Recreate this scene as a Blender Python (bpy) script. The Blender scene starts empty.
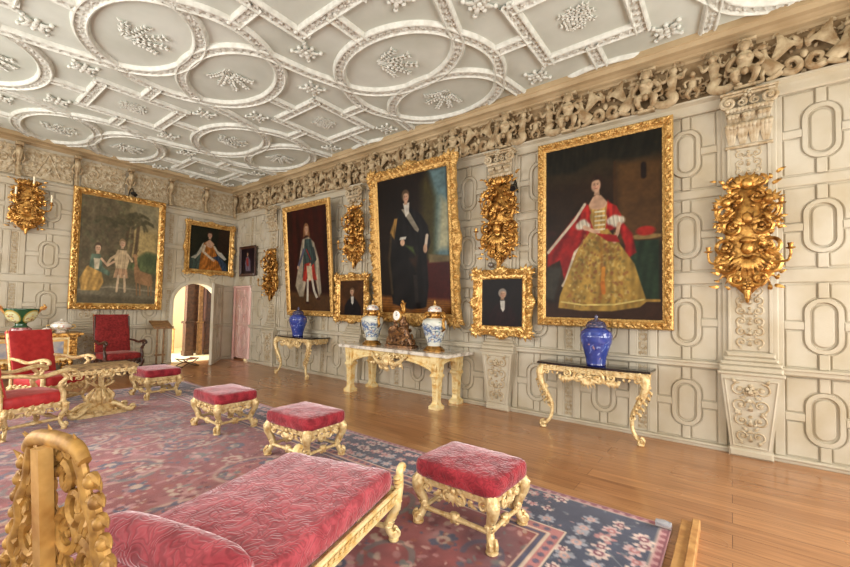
import bpy, math, random
import numpy as np
from mathutils import Matrix, Vector, noise as mnoise
PI=math.pi
random.seed(7); rng=np.random.default_rng(5)
SC=bpy.context.scene; COL=SC.collection
W=6.014; D=11.871; CH=5.09; CAMH=1.62
XL=-2.7; YN=-3.3          # left wall and near end wall (behind the camera)

# ------------------------------------------------------------------ mesh builder
class MB:
    def __init__(s): s.V=[]; s.F=[]; s.n=0; s.M=None
    def add(s,v,f):
        v=np.asarray(v,float).reshape(-1,3)
        if s.M is not None: v=v@s.M[:3,:3].T+s.M[:3,3]
        s.V.append(v); k=s.n
        s.F.extend([tuple(i+k for i in q) for q in f]); s.n+=len(v)
    def box(s,x0,x1,y0,y1,z0,z1,c=0.0):
        if c<=0:
            v=[(x0,y0,z0),(x1,y0,z0),(x1,y1,z0),(x0,y1,z0),(x0,y0,z1),(x1,y0,z1),(x1,y1,z1),(x0,y1,z1)]
            s.add(v,[(3,2,1,0),(4,5,6,7),(0,1,5,4),(1,2,6,5),(2,3,7,6),(3,0,4,7)]); return
        # chamfer on the +z rim only
        v=[(x0,y0,z0),(x1,y0,z0),(x1,y1,z0),(x0,y1,z0),(x0,y0,z1-c),(x1,y0,z1-c),(x1,y1,z1-c),(x0,y1,z1-c),
           (x0+c,y0+c,z1),(x1-c,y0+c,z1),(x1-c,y1-c,z1),(x0+c,y1-c,z1)]
        f=[(3,2,1,0),(8,9,10,11)]
        for a in range(4):
            b=(a+1)%4; f+=[(a,b,b+4,a+4),(a+4,b+4,b+8,a+8)]
        s.add(v,f)
    def grid(s,P,closeu=False,closev=False):
        P=np.asarray(P,float); n,m=P.shape[:2]; f=[]
        for i in range(n if closeu else n-1):
            i2=(i+1)%n
            for j in range(m if closev else m-1):
                j2=(j+1)%m; f.append((i*m+j,i2*m+j,i2*m+j2,i*m+j2))
        s.add(P.reshape(-1,3),f)
    def tube(s,pts,r,n=8,flat=1.0,up=None,cap=True,twist=0):
        P=np.asarray(pts,float); N=len(P)
        if np.isscalar(r): r=np.full(N,float(r))
        else: r=np.interp(np.linspace(0,1,N),np.linspace(0,1,len(r)),r)
        T=np.gradient(P,axis=0); T/=np.linalg.norm(T,axis=1)[:,None]+1e-12
        if up is None: up=np.array([0,0,1.]) if abs(T[0][2])<.9 else np.array([1.,0,0])
        up=np.asarray(up,float); rings=[]
        A=up-T[0]*(up@T[0]); A/=np.linalg.norm(A)+1e-12
        fixed=True
        for i in range(N):
            A=(up if (abs(up@T[i])<.97) else A); A=A-T[i]*(A@T[i]); A/=np.linalg.norm(A)+1e-12
            B=np.cross(T[i],A); a=np.arange(n)*2*PI/n+twist*i
            rings.append(P[i]+r[i]*(flat*np.cos(a)[:,None]*A+np.sin(a)[:,None]*B))
        v=np.array(rings); f=[]
        for i in range(N-1):
            for j in range(n):
                j2=(j+1)%n; f.append((i*n+j,i*n+j2,(i+1)*n+j2,(i+1)*n+j))
        if cap: f.append(tuple(range(n))[::-1]); f.append(tuple((N-1)*n+j for j in range(n)))
        s.add(v.reshape(-1,3),f)
    def ball(s,c,rx,ry=None,rz=None,n=10,m=6,R=None):
        ry=rx if ry is None else ry; rz=rx if rz is None else rz
        v=[(0,0,-1)]; f=[]
        for i in range(1,m):
            t=-PI/2+PI*i/m
            for j in range(n): a=2*PI*j/n; v.append((math.cos(t)*math.cos(a),math.cos(t)*math.sin(a),math.sin(t)))
        v.append((0,0,1)); v=np.array(v)*[rx,ry,rz]
        if R is not None: v=v@np.asarray(R).T
        v=v+np.asarray(c,float)
        for j in range(n): f.append((0,1+(j+1)%n,1+j)); f.append((len(v)-1,1+(m-2)*n+j,1+(m-2)*n+(j+1)%n))
        for i in range(m-2):
            for j in range(n): f.append((1+i*n+j,1+i*n+(j+1)%n,1+(i+1)*n+(j+1)%n,1+(i+1)*n+j))
        s.add(v,f)
    def lathe(s,prof,c=(0,0,0),n=24,sx=1,sy=1,fn=None,a0=0):
        prof=np.asarray(prof,float); a=np.arange(n)*2*PI/n+a0
        P=np.zeros((len(prof),n,3))
        for i,(r,z) in enumerate(prof):
            rr=r*(fn(a,i/(len(prof)-1)) if fn else 1)
            P[i,:,0]=c[0]+rr*np.cos(a)*sx; P[i,:,1]=c[1]+rr*np.sin(a)*sy; P[i,:,2]=c[2]+z
        k=s.n; f=[]; m=n
        for i in range(len(prof)-1):
            for j in range(n): j2=(j+1)%n; f.append((i*m+j,i*m+j2,(i+1)*m+j2,(i+1)*m+j))
        f.append(tuple(range(n))[::-1]); f.append(tuple((len(prof)-1)*n+j for j in range(n)))
        s.add(P.reshape(-1,3),f)
    def prism(s,poly,z0,z1,ch=0.0):
        """poly in local xy (counter-clockwise), raised from z0 to z1 with a chamfered rim"""
        P=np.asarray(poly,float); n=len(P)
        v=[np.c_[P,np.full(n,z0)],np.c_[P,np.full(n,z1-ch)]]; f=[]
        if ch>0: v.append(np.c_[inset(P,ch*1.3),np.full(n,z1)])
        L=len(v)
        for k in range(L-1):
            for j in range(n): j2=(j+1)%n; f.append((k*n+j,k*n+j2,(k+1)*n+j2,(k+1)*n+j))
        f.append(tuple(range(n))[::-1]); f.append(tuple((L-1)*n+j for j in range(n)))
        s.add(np.vstack(v),f)
    def ribbon(s,path,sec,closed=False,fn=None):
        """sec=[(offset,height)] swept along path (local xy); heights go to +z. fn(sarc,offset)->extra height"""
        P=np.asarray(path,float)[:,:2]; N=len(P)
        if closed: T=np.roll(P,-1,0)-np.roll(P,1,0)
        else: T=np.gradient(P,axis=0)
        T/=np.linalg.norm(T,axis=1)[:,None]+1e-12; Nn=np.c_[-T[:,1],T[:,0]]
        sa=np.r_[0,np.cumsum(np.linalg.norm(np.diff(P,axis=0),axis=1))]
        G=np.zeros((N,len(sec),3))
        for j,(o,h) in enumerate(sec):
            G[:,j,:2]=P+Nn*o; G[:,j,2]=h+(np.array([fn(t,o) for t in sa]) if fn else 0)
        s.grid(G[:, ::-1],closeu=closed)
    def build(s,name,mat,parent=None,smooth=True,loc=None,angle=40):
        me=bpy.data.meshes.new(name); V=np.vstack(s.V) if s.V else np.zeros((0,3))
        me.from_pydata(V.tolist(),[],s.F); me.update()
        if smooth:
            me.polygons.foreach_set('use_smooth',[True]*len(me.polygons))
            try: me.set_sharp_from_angle(angle=math.radians(angle))
            except Exception: pass
        me.materials.append(mat)
        o=bpy.data.objects.new(name,me); COL.objects.link(o)
        if parent is not None: o.parent=parent
        if loc is not None: o.location=loc
        return o
def inset(P,d):
    n=len(P); Q=np.zeros_like(P)
    for i in range(n):
        a=P[i]-P[i-1]; b=P[(i+1)%n]-P[i]
        a=a/(np.linalg.norm(a)+1e-9); b=b/(np.linalg.norm(b)+1e-9)
        na=np.array([-a[1],a[0]]); nb=np.array([-b[1],b[0]]); m=na+nb; L=np.linalg.norm(m)
        m=m/L if L>1e-6 else na
        Q[i]=P[i]+m*d/max(.5,m@na)
    return Q
def mat4(x,y,z,t):
    M=np.eye(4); M[:3,0]=x; M[:3,1]=y; M[:3,2]=z; M[:3,3]=t; return M
def MR(y,z,off=0): return mat4((0,-1,0),(0,0,1),(-1,0,0),(W-off,y,z))     # right wall: local x=-Y, y=up, z=out
def MK(x,z,off=0): return mat4((1,0,0),(0,0,1),(0,-1,0),(x,D-off,z))      # back wall
def spiral(c,r0,r1,a0,turns,n=22):
    t=np.linspace(0,1,n); a=a0+turns*2*PI*t; r=r0+(r1-r0)*t
    return np.c_[c[0]+r*np.cos(a),c[1]+r*np.sin(a),np.zeros(n)]
def bez(p,n=14):
    p=np.asarray(p,float)
    if p.shape[1]==2: p=np.c_[p,np.zeros(len(p))]
    # catmull-rom through the points
    Q=np.vstack([2*p[0]-p[1],p,2*p[-1]-p[-2]]); out=[]
    k=max(2,n//(len(p)-1))
    for i in range(1,len(Q)-2):
        for t in np.linspace(0,1,k,endpoint=False):
            out.append(.5*((2*Q[i])+(-Q[i-1]+Q[i+1])*t+(2*Q[i-1]-5*Q[i]+4*Q[i+1]-Q[i+2])*t*t+(-Q[i-1]+3*Q[i]-3*Q[i+1]+Q[i+2])*t**3))
    out.append(p[-1]); return np.array(out)
def leaf(mb,p,ang,L,w,z=0.0,lift=.3,curl=.0,th=.45):
    """acanthus-like leaf lying on local xy"""
    t=np.linspace(0,1,6); a=ang+curl*t
    x=p[0]+np.cumsum(np.cos(a))*L/6; y=p[1]+np.cumsum(np.sin(a))*L/6
    zz=z+lift*w*np.sin(t*PI)*1.2
    mb.tube(np.c_[x,y,zz],[w*.35,w*.5,w*.42,w*.25,w*.04],n=6,flat=th,up=(0,0,1))
def scrollC(mb,c,R,a0,turns,th,z=0,n=22,end=.25):
    sp=spiral(c,R,R*end,a0,turns,n); sp[:,2]=z+np.linspace(0,th*.6,n)
    mb.tube(sp,[th,th*.9,th*.7,th*.55],n=6,up=(0,0,1)); mb.ball((c[0],c[1],z+th*.6),R*end*.9,R*end*.9,th*.8,n=7,m=4)
def flower(mb,c,r,z=0,n=5,th=.5):
    for k in range(n):
        a=2*PI*k/n; mb.ball((c[0]+r*.6*math.cos(a),c[1]+r*.6*math.sin(a),z),r*.42,r*.42,r*th,n=6,m=4)
    mb.ball((c[0],c[1],z+r*th*.5),r*.35,r*.35,r*th,n=6,m=4)

# ------------------------------------------------------------------ scene graph helpers
def tag(o,label=None,cat=None,group=None,kind=None):
    if label: o['label']=label
    if cat: o['category']=cat
    if group: o['group']=group
    if kind: o['kind']=kind
    return o
def empty(name,loc,rz=0,**k):
    o=bpy.data.objects.new(name,None); o.empty_display_size=.1; COL.objects.link(o); o.location=loc; o.rotation_euler=(0,0,rz); return tag(o,**k)
def copy_tree(o,parent=None):
    c=o.copy(); COL.objects.link(c)
    if parent is not None: c.parent=parent
    for ch in list(o.children): copy_tree(ch,c)
    return c

# ------------------------------------------------------------------ materials
def s2l(c):
    c=np.asarray(c,float); c=c/255. if c.max()>1.001 else c
    return tuple(np.where(c<=.04045,c/12.92,((c+.055)/1.055)**2.4))
def newmat(name):
    m=bpy.data.materials.new(name); m.use_nodes=True; nt=m.node_tree; return m,nt,nt.nodes['Principled BSDF']
def nd(nt,t,**k):
    n=nt.nodes.new(t)
    for a,b in k.items(): setattr(n,a,b)
    return n
def mkmat(name,col,rough=.6,metal=0,var=None,vscale=8,bump=0,bscale=40,bdist=.004,spec=.5,sheen=0,sheentint=(1,.7,.7),coat=0,attr=None,detail=4,kind='noise',vpow=(.35,.65),rvar=0,trans=0):
    m,nt,b=newmat(name); L=nt.links.new
    tc=nd(nt,'ShaderNodeTexCoord')
    b.inputs['Roughness'].default_value=rough; b.inputs['Metallic'].default_value=metal
    b.inputs['Specular IOR Level'].default_value=spec
    if sheen: b.inputs['Sheen Weight'].default_value=sheen; b.inputs['Sheen Tint'].default_value=(*sheentint,1); b.inputs['Sheen Roughness'].default_value=.35
    if coat: b.inputs['Coat Weight'].default_value=coat; b.inputs['Coat Roughness'].default_value=.08
    if trans: b.inputs['Transmission Weight'].default_value=trans
    base=None
    if attr:
        a=nd(nt,'ShaderNodeVertexColor',layer_name=attr); base=a.outputs['Color']
    if var is not None:
        n=nd(nt,'ShaderNodeTexNoise'); n.inputs['Scale'].default_value=vscale; n.inputs['Detail'].default_value=detail; L(tc.outputs['Object'],n.inputs['Vector'])
        r=nd(nt,'ShaderNodeMapRange'); r.inputs['From Min'].default_value=vpow[0]; r.inputs['From Max'].default_value=vpow[1]; L(n.outputs['Fac'],r.inputs['Value'])
        mx=nd(nt,'ShaderNodeMix',data_type='RGBA'); L(r.outputs['Result'],mx.inputs['Factor'])
        if base is not None:
            mx.blend_type='MULTIPLY'; L(base,mx.inputs['A']); mx.inputs['B'].default_value=(*var,1)
        else:
            mx.inputs['A'].default_value=(*s2l(col),1); mx.inputs['B'].default_value=(*s2l(var),1)
        L(mx.outputs['Result'],b.inputs['Base Color'])
    elif base is not None: L(base,b.inputs['Base Color'])
    else: b.inputs['Base Color'].default_value=(*s2l(col),1)
    if bump:
        if kind=='voronoi': n2=nd(nt,'ShaderNodeTexVoronoi'); out='Distance'
        else: n2=nd(nt,'ShaderNodeTexNoise'); n2.inputs['Detail'].default_value=6; out='Fac'
        n2.inputs['Scale'].default_value=bscale; L(tc.outputs['Object'],n2.inputs['Vector'])
        if kind=='damask':
            n2.inputs['Distortion'].default_value=1.6; n2.inputs['Detail'].default_value=3
        bp=nd(nt,'ShaderNodeBump'); bp.inputs['Strength'].default_value=bump; bp.inputs['Distance'].default_value=bdist
        hsrc=n2.outputs[out]
        if kind=='damask':      # scrolling contour lines of a soft noise read as cut velvet arabesques
            n2.inputs['Scale'].default_value=bscale*.62; n2.inputs['Detail'].default_value=1.5; n2.inputs['Distortion'].default_value=.9
            mm=nd(nt,'ShaderNodeMath',operation='MULTIPLY'); mm.inputs[1].default_value=34; L(hsrc,mm.inputs[0])
            sn=nd(nt,'ShaderNodeMath',operation='SINE'); L(mm.outputs[0],sn.inputs[0]); hsrc=sn.outputs[0]
            rg=nd(nt,'ShaderNodeMapRange'); rg.inputs['From Min'].default_value=-.9; rg.inputs['From Max'].default_value=.1; rg.inputs['To Min'].default_value=.74; L(hsrc,rg.inputs['Value'])
            mc=nd(nt,'ShaderNodeMix',data_type='RGBA',blend_type='MULTIPLY'); mc.inputs['Factor'].default_value=1
            src=b.inputs['Base Color'].links[0].from_socket; L(src,mc.inputs['A']); L(rg.outputs['Result'],mc.inputs['B']); L(mc.outputs['Result'],b.inputs['Base Color'])
        L(hsrc,bp.inputs['Height']); L(bp.outputs['Normal'],b.inputs['Normal'])
    return m
PAINTC=(192,184,165)
M={}
M['wall']=mkmat('panel_paint',PAINTC,.55,var=(172,158,130),vscale=2.2,bump=.35,bscale=60,bdist=.003,spec=.35,vpow=(.3,.75),detail=8)
M['carve']=mkmat('carved_paint',(196,182,154),.6,var=(160,138,104),vscale=14,bump=.5,bscale=70,bdist=.006,spec=.3)
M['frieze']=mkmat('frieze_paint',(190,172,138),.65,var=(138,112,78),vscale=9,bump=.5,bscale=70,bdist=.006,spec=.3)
M['shaded_frieze_ground']=mkmat('frieze_shade_brown',(150,128,96),.7,var=(116,92,62),vscale=6,bump=.4,bscale=60,bdist=.005,spec=.2)  # recess shade behind the figures painted in as brown, with some dirt tone
M['cornice']=mkmat('cornice_shade_tone',(184,162,126),.6,var=(158,134,98),vscale=1.5,bump=.2,bscale=60,bdist=.003,spec=.3)  # browner than the panelling: shade put into the colour
M['ceil']=mkmat('ceiling_plaster',(210,214,204),.8,var=(192,196,184),vscale=1.3,bump=.3,bscale=55,bdist=.003,spec=.2)
M['ceilrib']=mkmat('ceiling_rib_plaster',(220,221,211),.75,var=(200,200,188),vscale=12,bump=.5,bscale=45,bdist=.006,spec=.25)
M['gold']=mkmat('gilt_frame',(214,174,104),.40,metal=.65,var=(146,100,48),vscale=60,bump=.8,bscale=90,bdist=.008,detail=4,vpow=(.42,.75))
M['gold_smooth']=mkmat('burnished_gilt',(220,182,112),.36,metal=.65,var=(180,132,66),vscale=10,bump=.2,bscale=50,bdist=.003)
M['gold_old']=mkmat('antique_gilt',(208,158,84),.34,metal=.85,var=(104,64,26),vscale=13,bump=.7,bscale=50,bdist=.008,vpow=(.42,.68))  # dark noise tone paints in crevice shadow as well as wear
M['gold_pale']=mkmat('pale_gilt',(226,202,150),.42,metal=.35,var=(180,134,68),vscale=24,bump=.7,bscale=55,bdist=.008,vpow=(.45,.75))
M['gold_back']=mkmat('headboard_gilt',(182,140,72),.5,metal=.35,var=(124,86,38),vscale=18,bump=.5,bscale=40,bdist=.006,vpow=(.4,.7))
M['cream_gold']=mkmat('cream_and_gilt',(236,216,160),.42,metal=.2,var=(214,170,92),vscale=12,bump=.4,bscale=50,bdist=.005,vpow=(.45,.7))
def velvet(name,c,v,s=1.0,tint=(1,.6,.66),bs=11):
    return mkmat(name,c,.75,var=v,vscale=9,bump=.5,bscale=bs,bdist=.0022,spec=.25,sheen=s,sheentint=tint,kind='damask',vpow=(.4,.62))
M['velvet']=velvet('crimson_damask_velvet',(160,46,56),(122,28,38),.8,(1,.78,.80),24)
M['velvet_bed']=velvet('rose_damask_velvet',(178,78,86),(146,54,62),.8,(1,.84,.86),19)
M['silk']=mkmat('red_silk',(192,52,52),.5,var=(168,38,40),vscale=14,bump=.4,bscale=16,bdist=.012,spec=.4,sheen=.4,sheentint=(1,.6,.6))
M['redfab']=mkmat('dark_red_velvet',(142,44,42),.8,var=(104,30,30),vscale=26,bump=.6,bscale=60,bdist=.004,sheen=.3,sheentint=(1,.6,.5),spec=.2)
M['darkwood']=mkmat('dark_walnut',(78,46,30),.4,var=(48,26,16),vscale=12,bump=.2,bscale=50,bdist=.003)
M['midwood']=mkmat('oak_brown',(150,112,70),.45,var=(112,78,44),vscale=14,bump=.2,bscale=40,bdist=.003)
M['boardwood']=mkmat('board_pine',(206,158,98),.45,var=(176,124,70),vscale=14,bump=.2,bscale=40,bdist=.003)
M['black']=mkmat('black_stone',(20,16,18),.12,coat=.6)
M['darkmetal']=mkmat('black_metal',(24,22,20),.35,metal=.3)
M['greyball']=mkmat('grey_metal_ball',(120,112,104),.35,metal=.5)
M['marble']=mkmat('veined_marble',(222,214,200),.15,var=(150,138,124),vscale=9,detail=10,coat=.5,vpow=(.46,.68))
M['wax']=mkmat('candle_wax',(240,228,196),.5)
M['gilt_clock']=mkmat('bronze_group',(84,60,46),.35,metal=.5,var=(150,108,66),vscale=20,bump=.6,bscale=40,bdist=.006)
M['rug']=mkmat('carpet_wool',(150,80,80),.95,attr='Col',var=(.86,.84,.84),vscale=160,bump=.5,bscale=220,bdist=.004,spec=.1,sheen=.5,sheentint=(1,.86,.9))
M['canvas']=mkmat('oil_canvas',(50,40,30),.42,attr='Col',spec=.14,bump=.12,bscale=90,bdist=.002)
M['glaze']=mkmat('painted_porcelain',(230,226,214),.12,attr='Col',coat=.7)
M['dial']=mkmat('white_enamel',(244,240,230),.2,coat=.5)
M['hallwall']=mkmat('hall_plaster',(232,220,186),.7)
M['door_pinklight']=mkmat('painted_pink_light',(250,218,206),.55,var=(244,196,186),vscale=3,bump=.2,bscale=50,bdist=.003)  # pink light from beyond, painted into the door and trim colour
M['skirt']=mkmat('dark_skirting',(96,72,48),.4)
def floor_mat():
    m,nt,b=newmat('oak_floorboards'); L=nt.links.new
    tc=nd(nt,'ShaderNodeTexCoord'); mp=nd(nt,'ShaderNodeMapping'); mp.inputs['Rotation'].default_value=(0,0,PI/2); L(tc.outputs['Object'],mp.inputs['Vector'])
    br=nd(nt,'ShaderNodeTexBrick'); br.offset=.37; br.offset_frequency=2
    br.inputs['Scale'].default_value=1; br.inputs['Brick Width'].default_value=3.1; br.inputs['Row Height'].default_value=.21; br.inputs['Mortar Size'].default_value=.0022; br.inputs['Mortar Smooth'].default_value=.2; br.inputs['Bias'].default_value=-.1
    br.inputs['Color1'].default_value=(*s2l((184,134,90)),1); br.inputs['Color2'].default_value=(*s2l((162,112,72)),1); br.inputs['Mortar'].default_value=(*s2l((96,52,24)),1)
    L(mp.outputs['Vector'],br.inputs['Vector'])
    m2=nd(nt,'ShaderNodeMapping'); m2.inputs['Scale'].default_value=(14,.7,1); L(tc.outputs['Object'],m2.inputs['Vector'])
    n=nd(nt,'ShaderNodeTexNoise'); n.inputs['Scale'].default_value=2.2; n.inputs['Detail'].default_value=8; n.inputs['Distortion'].default_value=.6; L(m2.outputs['Vector'],n.inputs['Vector'])
    r=nd(nt,'ShaderNodeValToRGB'); r.color_ramp.elements[0].position=.3; r.color_ramp.elements[0].color=(.5,.42,.36,1); r.color_ramp.elements[1].position=.7; r.color_ramp.elements[1].color=(1.12,1.08,1.05,1); L(n.outputs['Fac'],r.inputs['Fac'])
    n3=nd(nt,'ShaderNodeTexNoise'); n3.inputs['Scale'].default_value=.9; n3.inputs['Detail'].default_value=3; L(tc.outputs['Object'],n3.inputs['Vector'])
    mx=nd(nt,'ShaderNodeMix',data_type='RGBA',blend_type='MULTIPLY'); mx.inputs['Factor'].default_value=.75; L(br.outputs['Color'],mx.inputs['A']); L(r.outputs['Color'],mx.inputs['B'])
    L(mx.outputs['Result'],b.inputs['Base Color'])
    rr=nd(nt,'ShaderNodeMapRange'); rr.inputs['To Min'].default_value=.16; rr.inputs['To Max'].default_value=.42; L(n3.outputs['Fac'],rr.inputs['Value']); L(rr.outputs['Result'],b.inputs['Roughness'])
    bp=nd(nt,'ShaderNodeBump'); bp.inputs['Strength'].default_value=.25; bp.inputs['Distance'].default_value=.004; L(n.outputs['Fac'],bp.inputs['Height'])
    bp2=nd(nt,'ShaderNodeBump'); bp2.inputs['Strength'].default_value=.5; bp2.inputs['Distance'].default_value=.003; bp2.invert=True; L(br.outputs['Fac'],bp2.inputs['Height']); L(bp.outputs['Normal'],bp2.inputs['Normal'])
    b.inputs['Coat Weight'].default_value=.35; b.inputs['Coat Roughness'].default_value=.12
    L(bp2.outputs['Normal'],b.inputs['Normal']); return m
M['floor']=floor_mat()

# ------------------------------------------------------------------ painter (colours of flat pictures, rug, porcelain)
class Paint:
    def __init__(s,nx,ny,col,asp=1.0):
        s.nx,s.ny=nx,ny; s.asp=asp
        s.x=(np.arange(nx)+.5)/nx*asp; s.y=(np.arange(ny)+.5)/ny
        s.A=np.ones((ny,nx,3))*np.array(col,float)/255.; s.rs=np.random.default_rng(3)
    def sl(s,x0,x1,y0,y1):
        i0=int(np.clip(np.floor(x0/s.asp*s.nx)-1,0,s.nx)); i1=int(np.clip(np.ceil(x1/s.asp*s.nx)+1,0,s.nx))
        j0=int(np.clip(np.floor(y0*s.ny)-1,0,s.ny)); j1=int(np.clip(np.ceil(y1*s.ny)+1,0,s.ny)); return i0,i1,j0,j1
    def mix(s,b,m,col,tex=0,ts=30):
        i0,i1,j0,j1=b
        if i1<=i0 or j1<=j0: return
        c=np.array(col,float)/255.; c=np.broadcast_to(c,(j1-j0,i1-i0,3)).copy()
        if tex:
            X,Y=np.meshgrid(s.x[i0:i1],s.y[j0:j1])
            c*=(1+tex*.55*np.sin(ts*1.3*X+3*np.sin(7*Y+5*X)+1.3*np.sin(19*Y+2))+tex*.45*np.sin(ts*2.9*X+5*np.sin(11*X+4*Y)-ts*.5*Y))[:,:,None]
        m=m[:,:,None]; s.A[j0:j1,i0:i1]=s.A[j0:j1,i0:i1]*(1-m)+c*m
    def ell(s,cx,cy,rx,ry,col,ang=0,soft=.15,a=1,tex=0,ts=30,ring=None):
        R=max(rx,ry)*1.3; b=s.sl(cx-R,cx+R,cy-R,cy+R); i0,i1,j0,j1=b
        X,Y=np.meshgrid(s.x[i0:i1]-cx,s.y[j0:j1]-cy); c,d=math.cos(ang),math.sin(ang)
        q=np.sqrt(((X*c+Y*d)/rx)**2+((-X*d+Y*c)/ry)**2)
        if ring: m=np.clip((ring-np.abs(q-1))/soft+.5,0,1)
        else: m=np.clip((1-q)/soft+.5,0,1)
        s.mix(b,m*a,col,tex,ts)
    def poly(s,P,col,soft=.006,a=1,tex=0,ts=30):
        P=np.asarray(P,float); mn=P.min(0)-soft*2; mx=P.max(0)+soft*2; b=s.sl(mn[0],mx[0],mn[1],mx[1]); i0,i1,j0,j1=b
        if i1<=i0 or j1<=j0: return
        X,Y=np.meshgrid(s.x[i0:i1],s.y[j0:j1]); dist=np.full(X.shape,9.); ins=np.zeros(X.shape,bool); n=len(P)
        for k in range(n):
            x0,y0=P[k]; x1,y1=P[(k+1)%n]; ex,ey=x1-x0,y1-y0
            t=np.clip(((X-x0)*ex+(Y-y0)*ey)/(ex*ex+ey*ey+1e-12),0,1); dist=np.minimum(dist,np.hypot(X-x0-t*ex,Y-y0-t*ey))
            c=((y0>Y)!=(y1>Y)); ins^=c&(X<(ex)*(Y-y0)/(ey if abs(ey)>1e-12 else 1e-12)+x0)
        sd=np.where(ins,dist,-dist); s.mix(b,np.clip(sd/soft+.5,0,1)*a,col,tex,ts)
    def stroke(s,P,w,col,soft=.004,a=1):
        P=np.asarray(P,float); mn=P.min(0)-w-soft*2; mx=P.max(0)+w+soft*2; b=s.sl(mn[0],mx[0],mn[1],mx[1]); i0,i1,j0,j1=b
        if i1<=i0 or j1<=j0: return
        X,Y=np.meshgrid(s.x[i0:i1],s.y[j0:j1]); dist=np.full(X.shape,9.)
        for k in range(len(P)-1):
            x0,y0=P[k]; x1,y1=P[k+1]; ex,ey=x1-x0,y1-y0
            t=np.clip(((X-x0)*ex+(Y-y0)*ey)/(ex*ex+ey*ey+1e-12),0,1); dist=np.minimum(dist,np.hypot(X-x0-t*ex,Y-y0-t*ey))
        s.mix(b,np.clip((w/2-dist)/soft+.5,0,1)*a,col)
    def noise(s,amp,cells):
        n=s.rs.random((cells+2,int(cells*s.asp)+3)); jy=np.linspace(0,cells,s.ny); ix=np.linspace(0,int(cells*s.asp)+1,s.nx)
        j0=jy.astype(int); i0=ix.astype(int); fy=(jy-j0)[:,None]; fx=(ix-i0)[None]
        i1=np.minimum(i0+1,n.shape[1]-1)
        v=(n[j0][:,i0]*(1-fy)*(1-fx)+n[j0+1][:,i0]*fy*(1-fx)+n[j0][:,i1]*(1-fy)*fx+n[j0+1][:,i1]*fy*fx)
        s.A*=(1+amp*(v-.5)*2)[:,:,None]
    def lin(s):
        A=np.clip(s.A*getattr(s,'gain',1),0,1); return np.where(A<=.04045,A/12.92,((A+.055)/1.055)**2.4)
def canvas_obj(name,p,w,h,mat,parent,M4=None,z=0.0,thick=.012):
    """a thin slab whose face carries the painter's colours; local x right, y up, face to +z"""
    nx,ny=p.nx,p.ny; xs=np.linspace(-w/2,w/2,nx); ys=np.linspace(0,h,ny)
    X,Y=np.meshgrid(xs,ys); V=np.c_[X.ravel(),Y.ravel(),np.full(nx*ny,z)]
    I=np.arange(nx*ny).reshape(ny,nx); F=np.stack([I[:-1,:-1],I[:-1,1:],I[1:,1:],I[1:,:-1]],-1).reshape(-1,4)
    # back and rim
    k=len(V); V=np.vstack([V,[(-w/2,0,z-thick),(w/2,0,z-thick),(w/2,h,z-thick),(-w/2,h,z-thick)]])
    c=[I[0,0],I[0,-1],I[-1,-1],I[-1,0]]
    Fl=F.tolist()+[[k+3,k+2,k+1,k]]+[[k+a,k+(a+1)%4,int(c[(a+1)%4]),int(c[a])] for a in range(4)]
    if M4 is not None: V=V@M4[:3,:3].T+M4[:3,3]
    me=bpy.data.meshes.new(name); me.from_pydata(V.tolist(),[],Fl)
    ca=me.color_attributes.new('Col','FLOAT_COLOR','POINT'); C=np.ones((len(V),4)); C[:nx*ny,:3]=p.lin().reshape(-1,3); C[nx*ny:,:3]=.05
    ca.data.foreach_set('color',C.ravel()); me.materials.append(mat); me.update()
    o=bpy.data.objects.new(name,me); COL.objects.link(o)
    if parent is not None: o.parent=parent
    return o
# ================================================================== THE SETTING
def slab(name,boxes,mat,parent=None,kind='structure'):
    b=MB()
    for q in boxes: b.box(*q)
    o=b.build(name,mat,parent,smooth=False)
    if parent is None: tag(o,kind=kind)
    return o
DY0,DY1,DZ=10.93,11.78,2.1        # doorway in the right wall near the corner
AX0,AX1,AZ=4.40,5.62,2.18         # arched doorway in the back wall
slab('floor',[(XL,W+1.6,YN,D+4.2,-.12,0)],M['floor'])
DEEP=.03
wr=slab('wall_right',[(W+DEEP,W+.35,YN,DY0,0,CH),(W+DEEP,W+.35,DY1,D,0,CH),(W+DEEP,W+.35,DY0,DY1,DZ,CH)],M['wall'])
# back wall with arch
b=MB(); y0,y1=D+DEEP,D+.35
b.box(XL,AX0,y0,y1,0,CH); b.box(AX1,W+.35,y0,y1,0,CH)
ac,ar=(AX0+AX1)/2,(AX1-AX0)/2; sp=AZ-ar*.92; N=20
P=[(ac+ar*math.cos(PI-PI*i/N),sp+ar*.92*math.sin(PI*i/N)) for i in range(N+1)]
top=[(x,CH) for x,z in P]
g=np.zeros((2,N+1,3)); 
for yy,fl in ((y0,1),(y1,0)):
    G=np.array([[(p[0],yy,p[1]) for p in P],[(p[0],yy,CH) for p in P]]); b.grid(G if fl else G[::-1])
b.grid(np.array([[(p[0],y1,p[1]) for p in P],[(p[0],y0,p[1]) for p in P]]))
b.box(AX0-.001,AX0,y0,y1,0,sp); b.box(AX1,AX1+.001,y0,y1,0,sp)
wb=tag(b.build('wall_back',M['wall'],smooth=False),kind='structure')
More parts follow.
